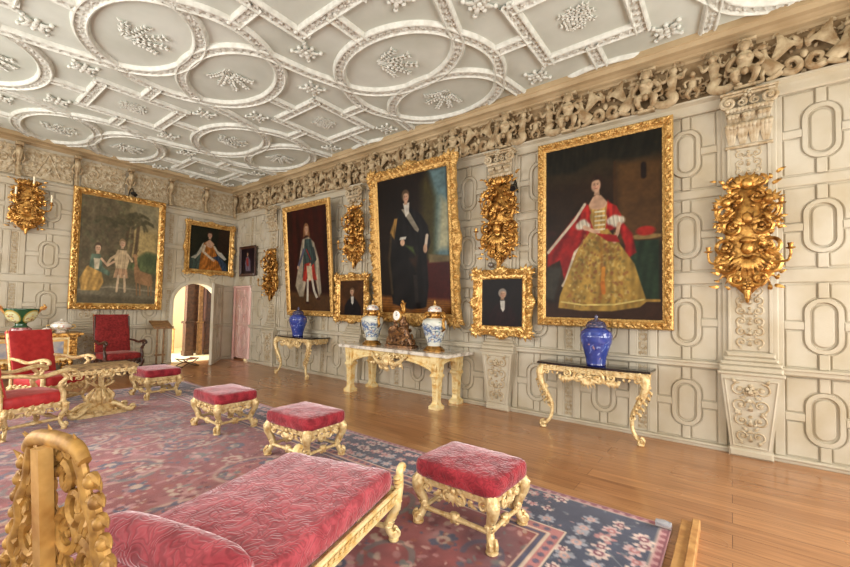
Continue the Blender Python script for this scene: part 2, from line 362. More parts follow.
# unseen walls with the tall windows that light the room
WIN_E=[(-1.9,.3),(1.0,3.2),(3.9,5.7)]          # near end wall, x ranges
WIN_L=[(-2.6,-.6),(.6,2.8),(4.2,6.4),(7.8,10.2)]       # left wall, y ranges
WZ0,WZ1=.7,4.3; WZF=3.4
bx=[(XL-.3,W+.35,YN-.3,YN,0,WZ0),(XL-.3,W+.35,YN-.3,YN,WZF,CH)]; e=[XL-.3]+[v for q in WIN_E for v in q]+[W+.35]
bx+=[(e[i],e[i+1],YN-.3,YN,WZ0,WZF) for i in range(0,len(e),2)]
slab('wall_front',bx,M['wall'])
bx=[(XL-.3,XL,YN,D+.35,0,WZ0),(XL-.3,XL,YN,D+.35,WZ1,CH)]; e=[YN]+[v for q in WIN_L for v in q]+[D+.35]
bx+=[(XL-.3,XL,e[i],e[i+1],WZ0,WZ1) for i in range(0,len(e),2)]
slab('wall_left',bx,M['wall'])
k=1
for q in WIN_E:
    t=.05; x0,x1=q; xm=(x0+x1)/2
    slab('window_%d'%k,[(x0,x0+t,YN-.2,YN-.14,WZ0,WZF),(x1-t,x1,YN-.2,YN-.14,WZ0,WZF),(xm-t/2,xm+t/2,YN-.2,YN-.14,WZ0,WZF)]+[(x0,x1,YN-.2,YN-.14,z,z+t) for z in (WZ0,1.7,2.6,WZF-t)],M['boardwood']); k+=1
for q in WIN_L:
    t=.05; x0,x1=q; xm=(x0+x1)/2
    slab('window_%d'%k,[(XL-.2,XL-.14,x0,x0+t,WZ0,WZ1),(XL-.2,XL-.14,x1-t,x1,WZ0,WZ1),(XL-.2,XL-.14,xm-t/2,xm+t/2,WZ0,WZ1)]+[(XL-.2,XL-.14,x0,x1,z,z+t) for z in (WZ0,1.9,3.1,WZ1-t)],M['boardwood']); k+=1

# ---------------------------------------------------------------- ceiling with plaster ribs
ceil=tag(slab('ceiling',[(XL-.3,W+.35,YN-.3,D+.35,CH,CH+.2)],M['ceil']),kind='structure')
MC=mat4((1,0,0),(0,-1,0),(0,0,-1),(0,0,CH))     # local x, y=-Y, z down
rib=MB(); rib.M=MC; spr=MB(); spr.M=MC
def carvefn(t,o):
    if abs(o)<.042: return .013*math.sin(t*58+o*60)*math.cos(o*60)+.009*math.sin(t*117+1+o*90)+.006*mnoise.noise(Vector((t*40,o*60,1)))
    return 0
SEC=[(-.125,0),(-.118,.028),(-.098,.052),(-.078,.056),(-.066,.036),(-.052,.030),(-.03,.03),(0,.034),(.03,.03),(.052,.030),(.066,.036),(.078,.056),(.098,.052),(.118,.028),(.125,0)]
SEC=[(o*.78,h*1.0) for o,h in SEC]
def inb(P,m=.25):
    P=np.asarray(P); return not (P[:,0].max()<XL or P[:,0].min()>W-.2 or P[:,1].max()<YN or P[:,1].min()>D-.2)
def clip(P):
    P=np.asarray(P); k=(P[:,0]>XL)&(P[:,0]<W)&(P[:,1]>YN)&(P[:,1]<D)
    out=[];cur=[]
    for p,q in zip(P,k):
        if q: cur.append(p)
        elif cur: out.append(cur);cur=[]
    if cur: out.append(cur)
    return [np.array(c) for c in out if len(c)>2]
def addrib(P,dense=.022):
    P=np.asarray(P,float); L=np.r_[0,np.cumsum(np.linalg.norm(np.diff(P,axis=0),axis=1))]; n=max(3,int(L[-1]/dense)); t=np.linspace(0,L[-1],n)
    Q=np.c_[np.interp(t,L,P[:,0]),np.interp(t,L,P[:,1])]
    for c in clip(Q):
        c=c.copy(); c[:,1]*=-1; rib.ribbon(c,SEC,fn=carvefn)
def arc3(p0,pm,p1,n=24):      # quadratic through three points
    t=np.linspace(0,1,n)[:,None]; p0,pm,p1=map(np.asarray,(p0,pm,p1)); c=2*pm-.5*(p0+p1)
    return (1-t)**2*p0+2*t*(1-t)*c+t*t*p1
def lens(cx,cy,side):
    hw,hh=.60,1.03; R=(hh*hh+hw*hw)/(2*hw); a=math.asin(hh/R); t=np.linspace(-a,a,40)
    x=(R*np.cos(t)-(R-hw)); y=R*np.sin(t); x=np.maximum(x,0)
    x=hw*(x/hw)**.8
    return np.c_[cx+side*x,cy+y]
S=2.34; OX,OY=0.0,8.43-2.34*0
spr_r=random.Random(77)
def spray(cx,cy,a,big=1.0):
    for da,L in ((0,.50),(.42,.44),(-.42,.44),(.9,.34),(-.9,.34)):
        t=np.linspace(0,1,8); aa=a+da*(.6+.6*t); x=cx-.26*math.cos(a)*big+np.cumsum(np.cos(aa))*L*big/8; y=cy-.26*math.sin(a)*big+np.cumsum(np.sin(aa))*L*big/8
        spr.tube(np.c_[x,-y,np.full(8,.010)],[.009,.005],n=5,up=(0,0,1))
        for q in range(2,8):
            for sg in (-1,1): leaf(spr,(x[q],-y[q]),-(aa[q]+sg*.8),spr_r.uniform(.05,.085)*big,.038*big,z=.010,lift=.4,curl=spr_r.uniform(-.8,.8))
def cluster(cx,cy,r=.19):
    if not(XL<cx<W-.2 and YN<cy<D-.15): return
    for q in range(8):
        a=2*PI*q/8; rr=r*(1 if q%2 else .62); spr.ball((cx+rr*math.cos(a),-(cy+rr*math.sin(a)),.016),.030,.030,.028,n=8,m=5)
        leaf(spr,(cx+rr*.2*math.cos(a),-(cy+rr*.2*math.sin(a))),-a,rr*.7,.075,z=.006,lift=.25)
    for q in range(4):
        a=PI/4+PI/2*q; leaf(spr,(cx,-cy),a,r*1.1,.05,z=.012,lift=.4)
    spr.ball((cx,-cy,.02),.035,.035,.035,n=7,m=4)
lat=[(i,j) for i in range(-2,4) for j in range(-6,3)]
for i,j in lat:
    cx=i*S; cy=8.43+j*(S-.005)
    if (i+j)%2==0:      # a pair of pointed medallions
        ins=0
        for s in (-1,1):
            mx=cx+s*.585
            for sd in (-1,1): addrib(lens(mx,cy,sd))
            if XL<mx<W-.3 and YN<cy<D-.3: spray(mx,cy,.9*s,1.15)
        for sy in (-1,1):
            yb=cy+sy*1.03
            addrib(arc3((cx-.585,yb),(cx,yb+sy*.2),(cx+.585,yb)))
            addrib([(cx,yb+sy*.2),(cx,yb+sy*.73)])
            addrib([(cx+.585,yb),(cx+.585+.55,yb+sy*.09),(cx+S-.585,cy+sy*(2.34-1.03))])
    else:
        h=.58
        e=h+.105; addrib([(cx-e,cy-h),(cx+e,cy-h)]); addrib([(cx-e,cy+h),(cx+e,cy+h)]); addrib([(cx-h,cy-h),(cx-h,cy+h)]); addrib([(cx+h,cy-h),(cx+h,cy+h)])
        addrib([(cx+h,cy),(cx+S-.585-.60,cy)]); addrib([(cx-h,cy),(cx-S+.585+.60,cy)])
        for a in (-1,1):
            for c in (-1,1): cluster(cx+a*.86,cy+c*.82)
        if XL<cx<W-.2 and YN<cy<D: spray(cx,cy,2.2,.8); spray(cx,cy,-.9,.8)
rib.build('plaster_rib',M['ceilrib'],ceil); spr.build('plaster_spray',M['ceilrib'],ceil)

# ---------------------------------------------------------------- panelling
FH,SH=.018,.03
def cell(mb,cx,z0,z1,hw):
    """one panel cell: four quarter fields, a ring, crossbars, an oval; local frame is already set; cx,z in local xy"""
    cz=(z0+z1)/2; hh=(z1-z0)/2; g=.014; cb=.042; rw,rh=.155,.30*hh/.46; ow,oh=.083,.225*hh/.46
    def stadium(w,h,a0,a1,n): 
        out=[]
        for k in range(n+1):
            a=a0+(a1-a0)*k/n; out.append((w*math.cos(a),(h-w)*(1 if math.sin(a)>=-1e-9 else -1)+w*math.sin(a)))
        return out
    R=rw+g; RH=rh+g
    for sx in (-1,1):
        for sy in (-1,1):
            P=[(hw-g,hh-g),(cb+g,hh-g)]
            a_top=math.acos((cb+g)/R); arc=[(R*math.cos(a),(RH-R)+R*math.sin(a)) for a in np.linspace(a_top,0,9)]
            P+= [p for p in arc]+[(R,cb+g),(hw-g,cb+g)]
            P=[(cx+sx*x,cz+sy*y) for x,y in P]
            A=sum(P[i][0]*P[(i+1)%len(P)][1]-P[(i+1)%len(P)][0]*P[i][1] for i in range(len(P)))
            if A<0: P=P[::-1]
            mb.prism(P,-DEEP,-DEEP+FH,.007)
    n=10; o=stadium((rw+ow)/2+.012,(rh+oh)/2+.012,0,PI,n)+[(-x,-y) for x,y in stadium((rw+ow)/2+.012,(rh+oh)/2+.012,0,PI,n)]
    o=np.array(o)+[cx,cz]; hwid=(rw-ow)/2-.008
    mb.ribbon(o,[(-hwid,-DEEP),(-hwid+.008,SH-DEEP),(hwid-.008,SH-DEEP),(hwid,-DEEP)],closed=True)
    q=stadium(ow,oh,0,PI,n)+[(-x,-y) for x,y in stadium(ow,oh,0,PI,n)]
    mb.prism(np.array(q)+[cx,cz],-DEEP,-DEEP+FH+.004,.008)
    for s in (-1,1):
        mb.box(cx-cb,cx+cb,*(sorted((cz+s*rh,cz+s*hh))),-DEEP,SH-DEEP,.006)
        mb.box(*(sorted((cx+s*rw,cx+s*hw))),cz-cb,cz+cb,-DEEP,SH-DEEP,.006)
ROWS=[(.07,.955),(1.045,1.985),(2.155,3.065),(3.195,4.14)]
RAILS=[(0,.06,.035),(.965,1.035,.045),(1.995,2.145,.0),(3.075,3.185,.0),(4.15,4.3,.03)]
def scrollwork(mb,cx,z0,z1,hw,seed,z=0.0,th=.011,dens=1.0,taper=None):
    """dense carved arabesque filling a strip, mirrored about its axis"""
    r=random.Random(seed); n=max(2,int((z1-z0)/(hw*1.15*dens)))
    for k in range(n):
        zz=z0+(z1-z0)*(k+.5)/n; h=(z1-z0)/n; w=hw if taper is None else hw*np.interp(zz,[z0,z1],taper)
        up=1 if k%2 else -1
        for s in (-1,1):
            R=min(w*.46,h*.46); c=(cx+s*w*.5,zz)
            sp=spiral(c,R,R*.25,PI/2*up if s>0 else PI/2*up,-s*up*1.15,14); sp[:,2]=z
            mb.tube(sp,[th,th*.7],n=5,up=(0,0,1)); mb.ball((c[0],c[1],z),R*.34,R*.34,th*1.2,n=6,m=4)
            leaf(mb,(c[0]+s*R*.4,c[1]+up*R*.8),PI/2*up-s*.5,R*.9,R*.5,z=z); leaf(mb,(cx+s*.01,zz-up*h*.4),PI/2*up-s*.9,R,R*.42,z=z)
            leaf(mb,(c[0],c[1]-up*R),PI+(.4*up if s>0 else 0) if s>0 else -.4*up,R*.8,R*.4,z=z)
        leaf(mb,(cx,zz-h*.45),PI/2,h*.55,w*.3,z=z,lift=.6)
        mb.ball((cx,zz+h*.25,z),w*.13,w*.13,th*1.3,n=6,m=4)
def panelling(M4fn,bays,rails,x0,x1,holes,parent,rowz,name='panelling'):
    mb=MB(); mb.M=M4fn(0,0); cv=MB(); cv.M=M4fn(0,0)
    def seg(a,b,z0,z1):      # split a rail by holes
        out=[(a,b)]
        for h0,h1,hz0,hz1 in holes:
            if z1<=hz0+.01 or z0>=hz1-.01: continue
            o2=[]
            for p,q in out:
                if h1<=p or h0>=q: o2.append((p,q)); continue
                if p<h0: o2.append((p,h0))
                if q>h1: o2.append((h1,q))
            out=o2
        return out
    def hit(a,b,z0,z1): return any(not(z1<=hz0 or z0>=hz1 or b<=h0 or a>=h1) for h0,h1,hz0,hz1 in holes)
    for z0,z1,pr in rails:
        for a,b in seg(x0,x1,z0,z1):
            mb.box(a,b,z0,z1,-DEEP,.0+pr,.01)
            if pr>0: mb.box(a,b,z1-.022,z1+.008,-DEEP,pr+.018,.008); mb.box(a,b,z0-.006,z0+.02,-DEEP,pr*.6+.006,.006)
    for ri,(z0,z1) in enumerate(rowz):
        for a,b,kind in bays:
            if hit(a+.02,b-.02,z0,z1): continue
            if kind=='cell': cell(mb,(a+b)/2,z0,z1,(b-a)/2)
            elif kind=='stile': mb.box(a,b,z0,z1,-DEEP,0,.006)
            elif kind=='strip':
                mb.box(a,b,z0,z1,-DEEP,-.018,.0); c=(a+b)/2; w=(b-a)/2
                mb.box(a,a+.018,z0,z1,-DEEP,0,.004); mb.box(b-.018,b,z0,z1,-DEEP,0,.004)
                scrollwork(cv,c,z0+.02,z1-.02,w-.03,ri*7+int(a*10),z=-.014,th=.007)
    o=mb.build(name,M['wall'],parent,angle=25)
    if cv.n: cv.build('carved_strip',M['carve'],parent)
    return o
def bay(pa,pb,ph=.215,n=3):
    """cells and strips between two pilaster axes (local x)"""
    a=pa+ph; b=pb-ph; L=b-a; sw=.16; st=.085
    cw=(L-(n-1)*sw-st*(2*n))/n; out=[]; x=a
    for k in range(n):
        out.append((x,x+st,'stile')); x+=st; out.append((x,x+cw,'cell')); x+=cw; out.append((x,x+st,'stile')); x+=st
        if k<n-1: out.append((x,x+sw,'strip')); x+=sw
    return out
PY=[-.17,3.02,6.5,9.72]            # pilaster axes along the right wall (world y)
PXR=[-13.2,-9.72,-6.5,-3.02,.17,3.36]  # local x = -y
bR=[]
for i in range(len(PXR)-1): bR+=bay(PXR[i],PXR[i+1])
bR=[q for q in bR if q[0]>-D and q[1]<-YN]
bR.append((-D,min(q[0] for q in bR),'stile'))
holeR=[(-DY1-.06,-DY0+.06,0,DZ+.05)]
panelling(lambda a,c:MR(0,0),bR,RAILS,-D,-YN,holeR,wr,ROWS)
PXB=[-.93,2.57,5.98]   # back wall pilaster axes
bB=[(XL,-2.4,'stile'),(-2.4,-1.75,'cell'),(-1.75,-1.2,'stile')]
bB+=bay(-.93,2.57)+[(2.84,2.90,'stile'),(2.90,3.52,'cell'),(3.52,3.575,'stile'),(3.575,4.13,'cell'),(4.13,4.2,'stile'),(4.2,4.36,'strip'),(4.36,4.42,'stile'),(4.42,5.04,'cell'),(5.04,5.1,'stile'),(5.1,5.7,'cell'),(5.7,W,'stile')]
RAILB=[(a,b,c) for a,b,c in RAILS[:4]]+[(4.02,4.17,.03)]
ROWB=ROWS[:3]+[(3.195,4.01)]
panelling(lambda a,c:MK(0,0),bB,RAILB,XL,W,[(AX0-.02,AX1+.02,0,AZ-.03)],wb,ROWB)
# plain spandrel moulding round the arch
b=MB(); b.M=MK(0,0); t=np.linspace(PI,0,24); pth=[(AX0-.05,.0),(AX0-.05,sp)]+[(ac+(ar+.05)*math.cos(q),sp+(ar*.92+.05)*math.sin(q)) for q in t]+[(AX1+.05,sp),(AX1+.05,0)]
b.ribbon(pth,[(-.05,-.03),(-.05,.02),(0,.035),(.05,.02),(.05,-.03)]); b.build('arch_moulding',M['wall'],wb)

# ---------------------------------------------------------------- cornices
def cornice(M4,x0,x1,zb,proj,name,parent,mat):
    mb=MB(); mb.M=M4; h=CH-zb
    pf=[(0,0),(.02,0),(.03,.04),(.05,.05),(.05,.07),(.10,.13),(.16,.175),(.18,.18),(.18,.2),(.20,1)]
    pr=[(0,zb),(.16*proj,zb),(.2*proj,zb+.12*h),(.38*proj,zb+.2*h),(.4*proj,zb+.3*h),(.6*proj,zb+.42*h),(.86*proj,zb+.46*h),(.93*proj,CH-.086),(proj,CH-.08),(proj,CH)]
    mb.grid(np.array([[(x,z,o-DEEP) for o,z in pr] for x in (x0,x1)])[::-1]); return mb.build(name,mat,parent,angle=20)
cornice(MR(0,0),-D,-YN,4.83,.23,'cornice',wr,M['cornice']); cornice(MK(0,0),XL,W,4.93,.22,'cornice',wb,M['cornice'])
def ledge(M4,x0,x1,z,name,parent):
    mb=MB(); mb.M=M4; pr=[(0,z-.07),(.03,z-.07),(.035,z-.04),(.07,z-.02),(.085,z-.015),(.085,z+.01),(0,z+.012)]
    mb.grid(np.array([[(x,q,o) for o,q in pr] for x in (x0,x1)])[::-1]); mb.build(name,M['wall'],parent,angle=20)
ledge(MR(0,0),-D,-YN,4.30,'frieze_moulding',wr); ledge(MK(0,0),XL,W,4.17,'frieze_moulding',wb)

# ---------------------------------------------------------------- pilasters
def pilaster(M4,parent,z_ped=.96,with_capital=True,cap=4.22):
    mb=MB(); mb.M=M4
    mb.box(-.255,.255,1.0,cap-.07,-DEEP,.03,.01); mb.box(-.215,.215,3.62,cap-.1,-DEEP,.065,.01)
    mb.box(-.20,.20,3.12,3.60,-DEEP,.05,.012); mb.box(-.20,.20,1.2,3.08,-DEEP,.05,.012)
    for s in (-1,1): mb.box(*sorted((s*.2,s*.17)),1.2,3.6,-DEEP,.066,.004)
    mb.box(-.28,.28,1.03,1.08,-DEEP,.12,.02); mb.box(-.25,.25,1.08,1.13,-DEEP,.10,.02); mb.box(-.225,.225,1.13,1.19,-DEEP,.085,.02)
    p=mb.build('pilaster',M['wall'],parent,angle=25)
    # tapering pedestal
    mb=MB(); mb.M=M4
    wt,wb_=.27,.185
    v=[(-wb_,.09,-DEEP),(wb_,.09,-DEEP),(wb_,.09,.10),(-wb_,.09,.10),(-wt,.93,-DEEP),(wt,.93,-DEEP),(wt,.93,.15),(-wt,.93,.15)]
    mb.add(v,[(0,1,2,3),(7,6,5,4),(3,2,6,7),(1,5,6,2),(0,3,7,4)])
    def bar(x0,z0,x1,z1):
        t=np.linspace(0,1,6); yy=np.interp([z0+(z1-z0)*q for q in t],[.09,.93],[.10,.15]); mb.tube(np.c_[x0+(x1-x0)*t,z0+(z1-z0)*t,yy],.012,n=4,up=(0,0,1))
    bar(-wb_+.03,.12,-wt+.035,.88); bar(wb_-.03,.12,wt-.035,.88); bar(-wt+.035,.88,wt-.035,.88); bar(-wb_+.03,.12,wb_-.03,.12)
    mb.box(-.20,.20,0,.09,-DEEP,.12,.02); mb.box(-.30,.30,.93,.965,-DEEP,.17,.012); mb.box(-.285,.285,.965,1.03,-DEEP,.15,.02)
    q=mb.build('pedestal',M['wall'],p,angle=25)
    mb=MB(); A=M4.copy(); sh=np.eye(4); sh[2,1]=.05/.84; sh[2,3]=.10-.09*.05/.84; mb.M=A@sh
    scrollwork(mb,0,.16,.86,.21,3,z=.006,th=.011,taper=(.62,1),dens=.62); flower(mb,(0,.76),.06,z=.012)
    mb.build('pedestal_carving',M['carve'],p)
    mb=MB(); mb.M=M4
    scrollwork(mb,0,3.15,3.57,.15,5,z=.052,th=.008,dens=.5); scrollwork(mb,0,1.25,1.85,.15,8,z=.052,th=.012,dens=.6); scrollwork(mb,0,1.85,3.05,.15,9,z=.052,th=.008,dens=.6)
    mb.build('shaft_carving',M['carve'],p)
    if not with_capital: return p
    # composite capital
    mb=MB(); mb.M=M4; r=random.Random(2); zc=3.64; H=cap-.1-zc
    for row,(zz,n,L) in enumerate(((zc,4,.46),(zc+H*.24,3,.42),(zc+H*.44,4,.34))):
        for k in range(n):
            x=(k-(n-1)/2)*.40/n*1.05
            for m in (-1,0,1):
                a=PI/2+m*.35; o_=.012*row; pts=[(x+m*.016,zz,.065+o_),(x+m*.030,zz+H*L*.5,.085+o_),(x+m*.040,zz+H*L*.88,.125+o_),(x+m*.036,zz+H*L*.80,.165+o_),(x+m*.030,zz+H*L*.66,.16+o_)]
                mb.tube(bez(pts,12),[.014,.024,.028,.024,.012],n=6,up=(0,0,1),flat=.6)
    for s in (-1,1):
        sp_=spiral((s*.185,cap-.17),.075,.015,PI/2,-s*1.6,20); sp_[:,2]=np.linspace(.16,.2,20); mb.tube(sp_,[.026,.014],n=6,up=(0,0,1)); mb.ball((s*.185,cap-.17,.19),.02)
        sp_=spiral((s*.06,cap-.17),.05,.012,PI/2,s*1.4,16); sp_[:,2]=.15; mb.tube(sp_,[.016,.01],n=6,up=(0,0,1))
        leaf(mb,(s*.2,cap-.26),PI/2+s*.2,.13,.06,z=.14)
    mb.box(-.24,.24,cap-.105,cap-.075,-DEEP,.2,.012); mb.box(-.26,.26,cap-.075,cap-.05,-DEEP,.22,.012)
    flower(mb,(0,cap-.1),.05,z=.2); mb.box(-.22,.22,3.6,3.63,-DEEP,.085,.01)
    mb.build('capital',M['carve'],p)
    return p
p0=pilaster(MR(PY[0],0),wr,cap=4.28)
for y in PY[1:]:
    o=copy_tree(p0,wr); o.location=(0,y-PY[0],0)
pb0=pilaster(MK(PXB[1],0),wb,cap=4.15,with_capital=False); o=copy_tree(pb0,wb); o.location=(PXB[0]-PXB[1],0,0)

# ---------------------------------------------------------------- frieze figures
def term_figure(M4,parent,s=1.0,name='term_figure'):
    mb=MB(); mb.M=M4
    mb.ball((0,.47,.15),.052,.062,.058,n=12,m=8); mb.ball((0,.485,.135),.062,.06,.055,n=10,m=6)
    mb.tube([(0,.42,.14),(0,.39,.13)],.03,n=8)
    mb.tube([(0,.40,.12),(0,.34,.13),(0,.27,.12),(0,.21,.11)],[.065,.092,.068,.085],n=12,flat=.7,up=(0,0,1))
    for q in (-1,1):
        mb.ball((q*.035,.335,.175),.032,.03,.025,n=8,m=5)
        mb.tube(bez([(q*.085,.375,.13),(q*.15,.30,.12),(q*.155,.235,.14),(q*.10,.2,.17)],12),[.03,.027,.022,.018],n=8)
        mb.tube(bez([(q*.05,.2,.12),(q*.10,.15,.17),(q*.085,.07,.16),(q*.05,.03,.12)],12),[.05,.045,.03,.024],n=8)
        mb.ball((q*.055,.02,.15),.035,.02,.05,n=8,m=4)
        for k in range(3): mb.ball((q*(.045+.008*k),.52-.03*k,.12),.024,.024,.03,n=6,m=4)
    mb.ball((0,.165,.17),.04,.05,.04,n=8,m=5); mb.ball((0,.535,.14),.04,.025,.04,n=8,m=4)
    mb.box(-.10,.10,-.02,.015,0,.16,.01); mb.box(-.11,.11,.535,.57,0,.15,.01)
    for q in (-1,1):
        leaf(mb,(q*.1,.5),-PI/2+q*.1,.17,.05,z=.05); leaf(mb,(q*.13,.18),-PI/2-q*.2,.16,.05,z=.05)
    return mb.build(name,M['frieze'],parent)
def mermaid_panel(M4,parent):
    mb=MB(); mb.M=M4
    for q in (-1,1):
        X=lambda x:q*x
        mb.ball((X(.2),.44,.10),.042,.05,.045,n=10,m=7); mb.ball((X(.215),.455,.085),.05,.05,.04,n=8,m=5)
        mb.tube(bez([(X(.205),.40,.09),(X(.22),.33,.10),(X(.22),.25,.09),(X(.25),.18,.09)],10),[.04,.062,.045,.07],n=10,flat=.75,up=(0,0,1))
        mb.tube(bez([(X(.17),.36,.10),(X(.11),.32,.11),(X(.09),.38,.11),(X(.06),.42,.1)],10),[.024,.02,.014],n=7)
        mb.tube(bez([(X(.26),.36,.09),(X(.33),.33,.10),(X(.37),.40,.09)],10),[.024,.02,.014],n=7)
        mb.tube(bez([(X(.25),.19,.09),(X(.20),.08,.10),(X(.30),.03,.10),(X(.42),.08,.10),(X(.44),.22,.09),(X(.36),.27,.09),(X(.33),.19,.1),(X(.38),.17,.1)],30),[.055,.06,.055,.042,.032,.024,.016,.010],n=9,flat=.8,up=(0,0,1))
        for k in range(4): leaf(mb,(X(.4),.3),PI/2+(k-1.5)*.5,.14,.045,z=.06)
        mb.tube(bez([(X(.21),.48,.08),(X(.27),.45,.07),(X(.28),.36,.07)],8),[.02,.012],n=6)
        scrollC(mb,(X(.1),.15),.06,0,q*1.1,.018,z=.04)
    mb.ball((0,.33,.09),.035,.04,.04,n=8,m=6); mb.tube([(0,.29,.08),(0,.22,.09),(0,.15,.08)],[.03,.045,.04],n=8,flat=.8,up=(0,0,1))
    for q in (-1,1):
        mb.tube(bez([(q*.03,.27,.09),(q*.08,.24,.1),(q*.07,.18,.1)],8),[.018,.012],n=6); mb.tube(bez([(q*.02,.15,.09),(q*.06,.09,.1),(q*.03,.03,.09)],8),[.028,.016],n=6)
    mb.box(-.47,.47,-.02,.02,0,.05,.01)
    rr=random.Random(31)
    for _ in range(36):
        x=rr.uniform(.03,.46); y=rr.uniform(.04,.54); a=rr.uniform(-1,3.5); L=rr.uniform(.06,.11); c=rr.uniform(-1.4,1.4)
        for q in (-1,1): leaf(mb,(q*x,y),a if q>0 else PI-a,L,.035,z=.035,curl=c*q)
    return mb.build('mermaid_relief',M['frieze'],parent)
def griffin_panel(M4,parent):
    mb=MB(); mb.M=M4
    for q in (-1,1):
        X=lambda x:q*x
        mb.tube(bez([(X(.20),.08,.08),(X(.26),.13,.09),(X(.32),.20,.10),(X(.34),.30,.09),(X(.345),.38,.09)],14),[.07,.08,.07,.04,.032],n=10,flat=.8,up=(0,0,1))
        mb.ball((X(.355),.42,.09),.05,.035,.035,n=8,m=6); mb.tube([(X(.38),.42,.09),(X(.43),.40,.09),(X(.445),.37,.09)],[.024,.015,.004],n=6); mb.ball((X(.335),.46,.09),.014,.035,.014,n=6,m=4)
        mb.tube(bez([(X(.33),.16,.1),(X(.36),.08,.11),(X(.35),.02,.11),(X(.42),.015,.11)],10),[.035,.024,.02,.02],n=7)
        mb.tube(bez([(X(.2),.08,.1),(X(.26),.03,.11),(X(.32),.015,.11)],8),[.045,.025,.02],n=7)
        for k in range(7):
            f=k/6; p0=(X(.27-.02*f),.22+.0*f,.09+.01*k%.02); p1=(X(.20-.10*f),.36+.04*(1-f),.1); p2=(X(.22-.20*f),.54-.22*f,.08)
            mb.tube(bez([p0,p1,p2],9),[.02,.032,.03,.012],n=6,flat=.45,up=(0,0,1))
        sp_=bez([(X(.17),.08,.07),(X(.08),.05,.08),(X(.03),.11,.08),(X(.07),.19,.08),(X(.14),.17,.08),(X(.13),.11,.08),(X(.1),.12,.08)],26); mb.tube(sp_,[.045,.038,.034,.03,.022,.014],n=8,up=(0,0,1))
        leaf(mb,(X(.05),.28),PI/2+q*.3,.14,.06,z=.06); leaf(mb,(X(.02),.34),PI/2-q*.5,.16,.06,z=.06)
    mb.ball((0,.22,.09),.035,.05,.03,n=8,m=5); mb.box(-.47,.47,-.02,.02,0,.05,.01)
    rr=random.Random(33)
    for _ in range(30):
        x=rr.uniform(.03,.46); y=rr.uniform(.04,.52); a=rr.uniform(-1,3.5); L=rr.uniform(.06,.11); c=rr.uniform(-1.4,1.4)
        for q in (-1,1): leaf(mb,(q*x,y),a if q>0 else PI-a,L,.035,z=.03,curl=c*q)
    return mb.build('griffin_relief',M['frieze'],parent)
b=MB(); b.M=MR(0,0); b.box(-D,-YN,4.30,4.86,-DEEP,.004); b.build('shaded_frieze_ground',M['shaded_frieze_ground'],wr,smooth=False)  # added panel carrying the painted recess shade
SPC=1.025; y=-.13-2*SPC; ks=0; tf=mp=gp=None; TZ=4.30
YT=[-.14+SPC*k for k in range(-2,12)]
for k,yy in enumerate(YT):
    if tf is None: tf=term_figure(MR(0,TZ),wr); o=tf
    else: o=tf.copy(); COL.objects.link(o); o.parent=wr
    o.location=(0,yy,0)
    ym=yy+SPC/2
    if k==len(YT)-1: continue
    if k%2==0:
        if mp is None: mp=mermaid_panel(MR(0,TZ),wr); o=mp
        else: o=mp.copy(); COL.objects.link(o); o.parent=wr
    else:
        if gp is None: gp=griffin_panel(MR(0,TZ),wr); o=gp
        else: o=gp.copy(); COL.objects.link(o); o.parent=wr
    o.location=(0,ym,0)
# parity: griffins sit between -.14 and -1.16, mermaids between -.14 and .88
# back wall: flat strapwork panels with small brackets
def strap_panel(M4,parent,v):
    mb=MB(); mb.M=M4; w=.42
    mb.box(-w,w,.02,.64,-DEEP,.012,.006)
    if v==0:
        for q in (-1,1):
            scrollC(mb,(q*.22,.36),.13,PI/2,q*1.3,.02,z=.015); scrollC(mb,(q*.10,.14),.075,-PI/2,-q*1.2,.016,z=.015); flower(mb,(q*.36,.56),.04,z=.02); leaf(mb,(q*.3,.16),PI/2-q*.6,.16,.06,z=.02)
            mb.tube(bez([(q*.38,.1,.02),(q*.3,.03,.02),(q*.1,.05,.02)],8),.014,n=5,up=(0,0,1)); mb.ball((q*.2,.52,.03),.04,.05,.03,n=8,m=5)
        flower(mb,(0,.42),.06,z=.02)
    else:
        mb.tube([(-.2,.1,.02),(0,.58,.02)],.016,n=5,up=(0,0,1)); mb.tube([(.2,.1,.02),(0,.58,.02)],.016,n=5,up=(0,0,1))
        flower(mb,(0,.22),.08,z=.02)
        for q in (-1,1): scrollC(mb,(q*.28,.45),.09,-PI/2,q*1.3,.018,z=.015); scrollC(mb,(q*.32,.15),.08,PI/2,-q*1.2,.016,z=.015); leaf(mb,(q*.12,.45),PI/2-q*.6,.17,.06,z=.02); leaf(mb,(q*.05,.12),PI/2+q,.14,.05,z=.02)
    rr=random.Random(35+v)
    for _ in range(34):
        x=rr.uniform(.03,.40); y=rr.uniform(.06,.60); a=rr.uniform(-1,3.5); L=rr.uniform(.06,.12); c=rr.uniform(-1.4,1.4)
        for q in (-1,1): leaf(mb,(q*x,y),a if q>0 else PI-a,L,.035,z=.016,curl=c*q)
    return mb.build('strapwork_panel',M['carve'],parent)
def bracket(M4,parent):
    mb=MB(); mb.M=M4
    mb.tube(bez([(0,.62,.09),(0,.48,.12),(0,.3,.05),(0,.1,.06),(0,.0,.1)],16),[.05,.06,.035,.04,.05],n=8,up=(1,0,0)); mb.ball((0,.55,.13),.045,.055,.045,n=10,m=6); mb.box(-.06,.06,.64,.70,0,.17,.01)
    for q in (-1,1): mb.tube(bez([(q*.05,.5,.1),(q*.09,.38,.08),(q*.05,.3,.08)],8),.018,n=6); leaf(mb,(q*.03,.28),-PI/2,.2,.05,z=.05)
    return mb.build('bracket_figure',M['frieze'],parent)
XT=[-2.36,-1.43,-.5,.42,1.34,2.28,3.3,4.2,5.1,5.93]; s0=s1=b0=None
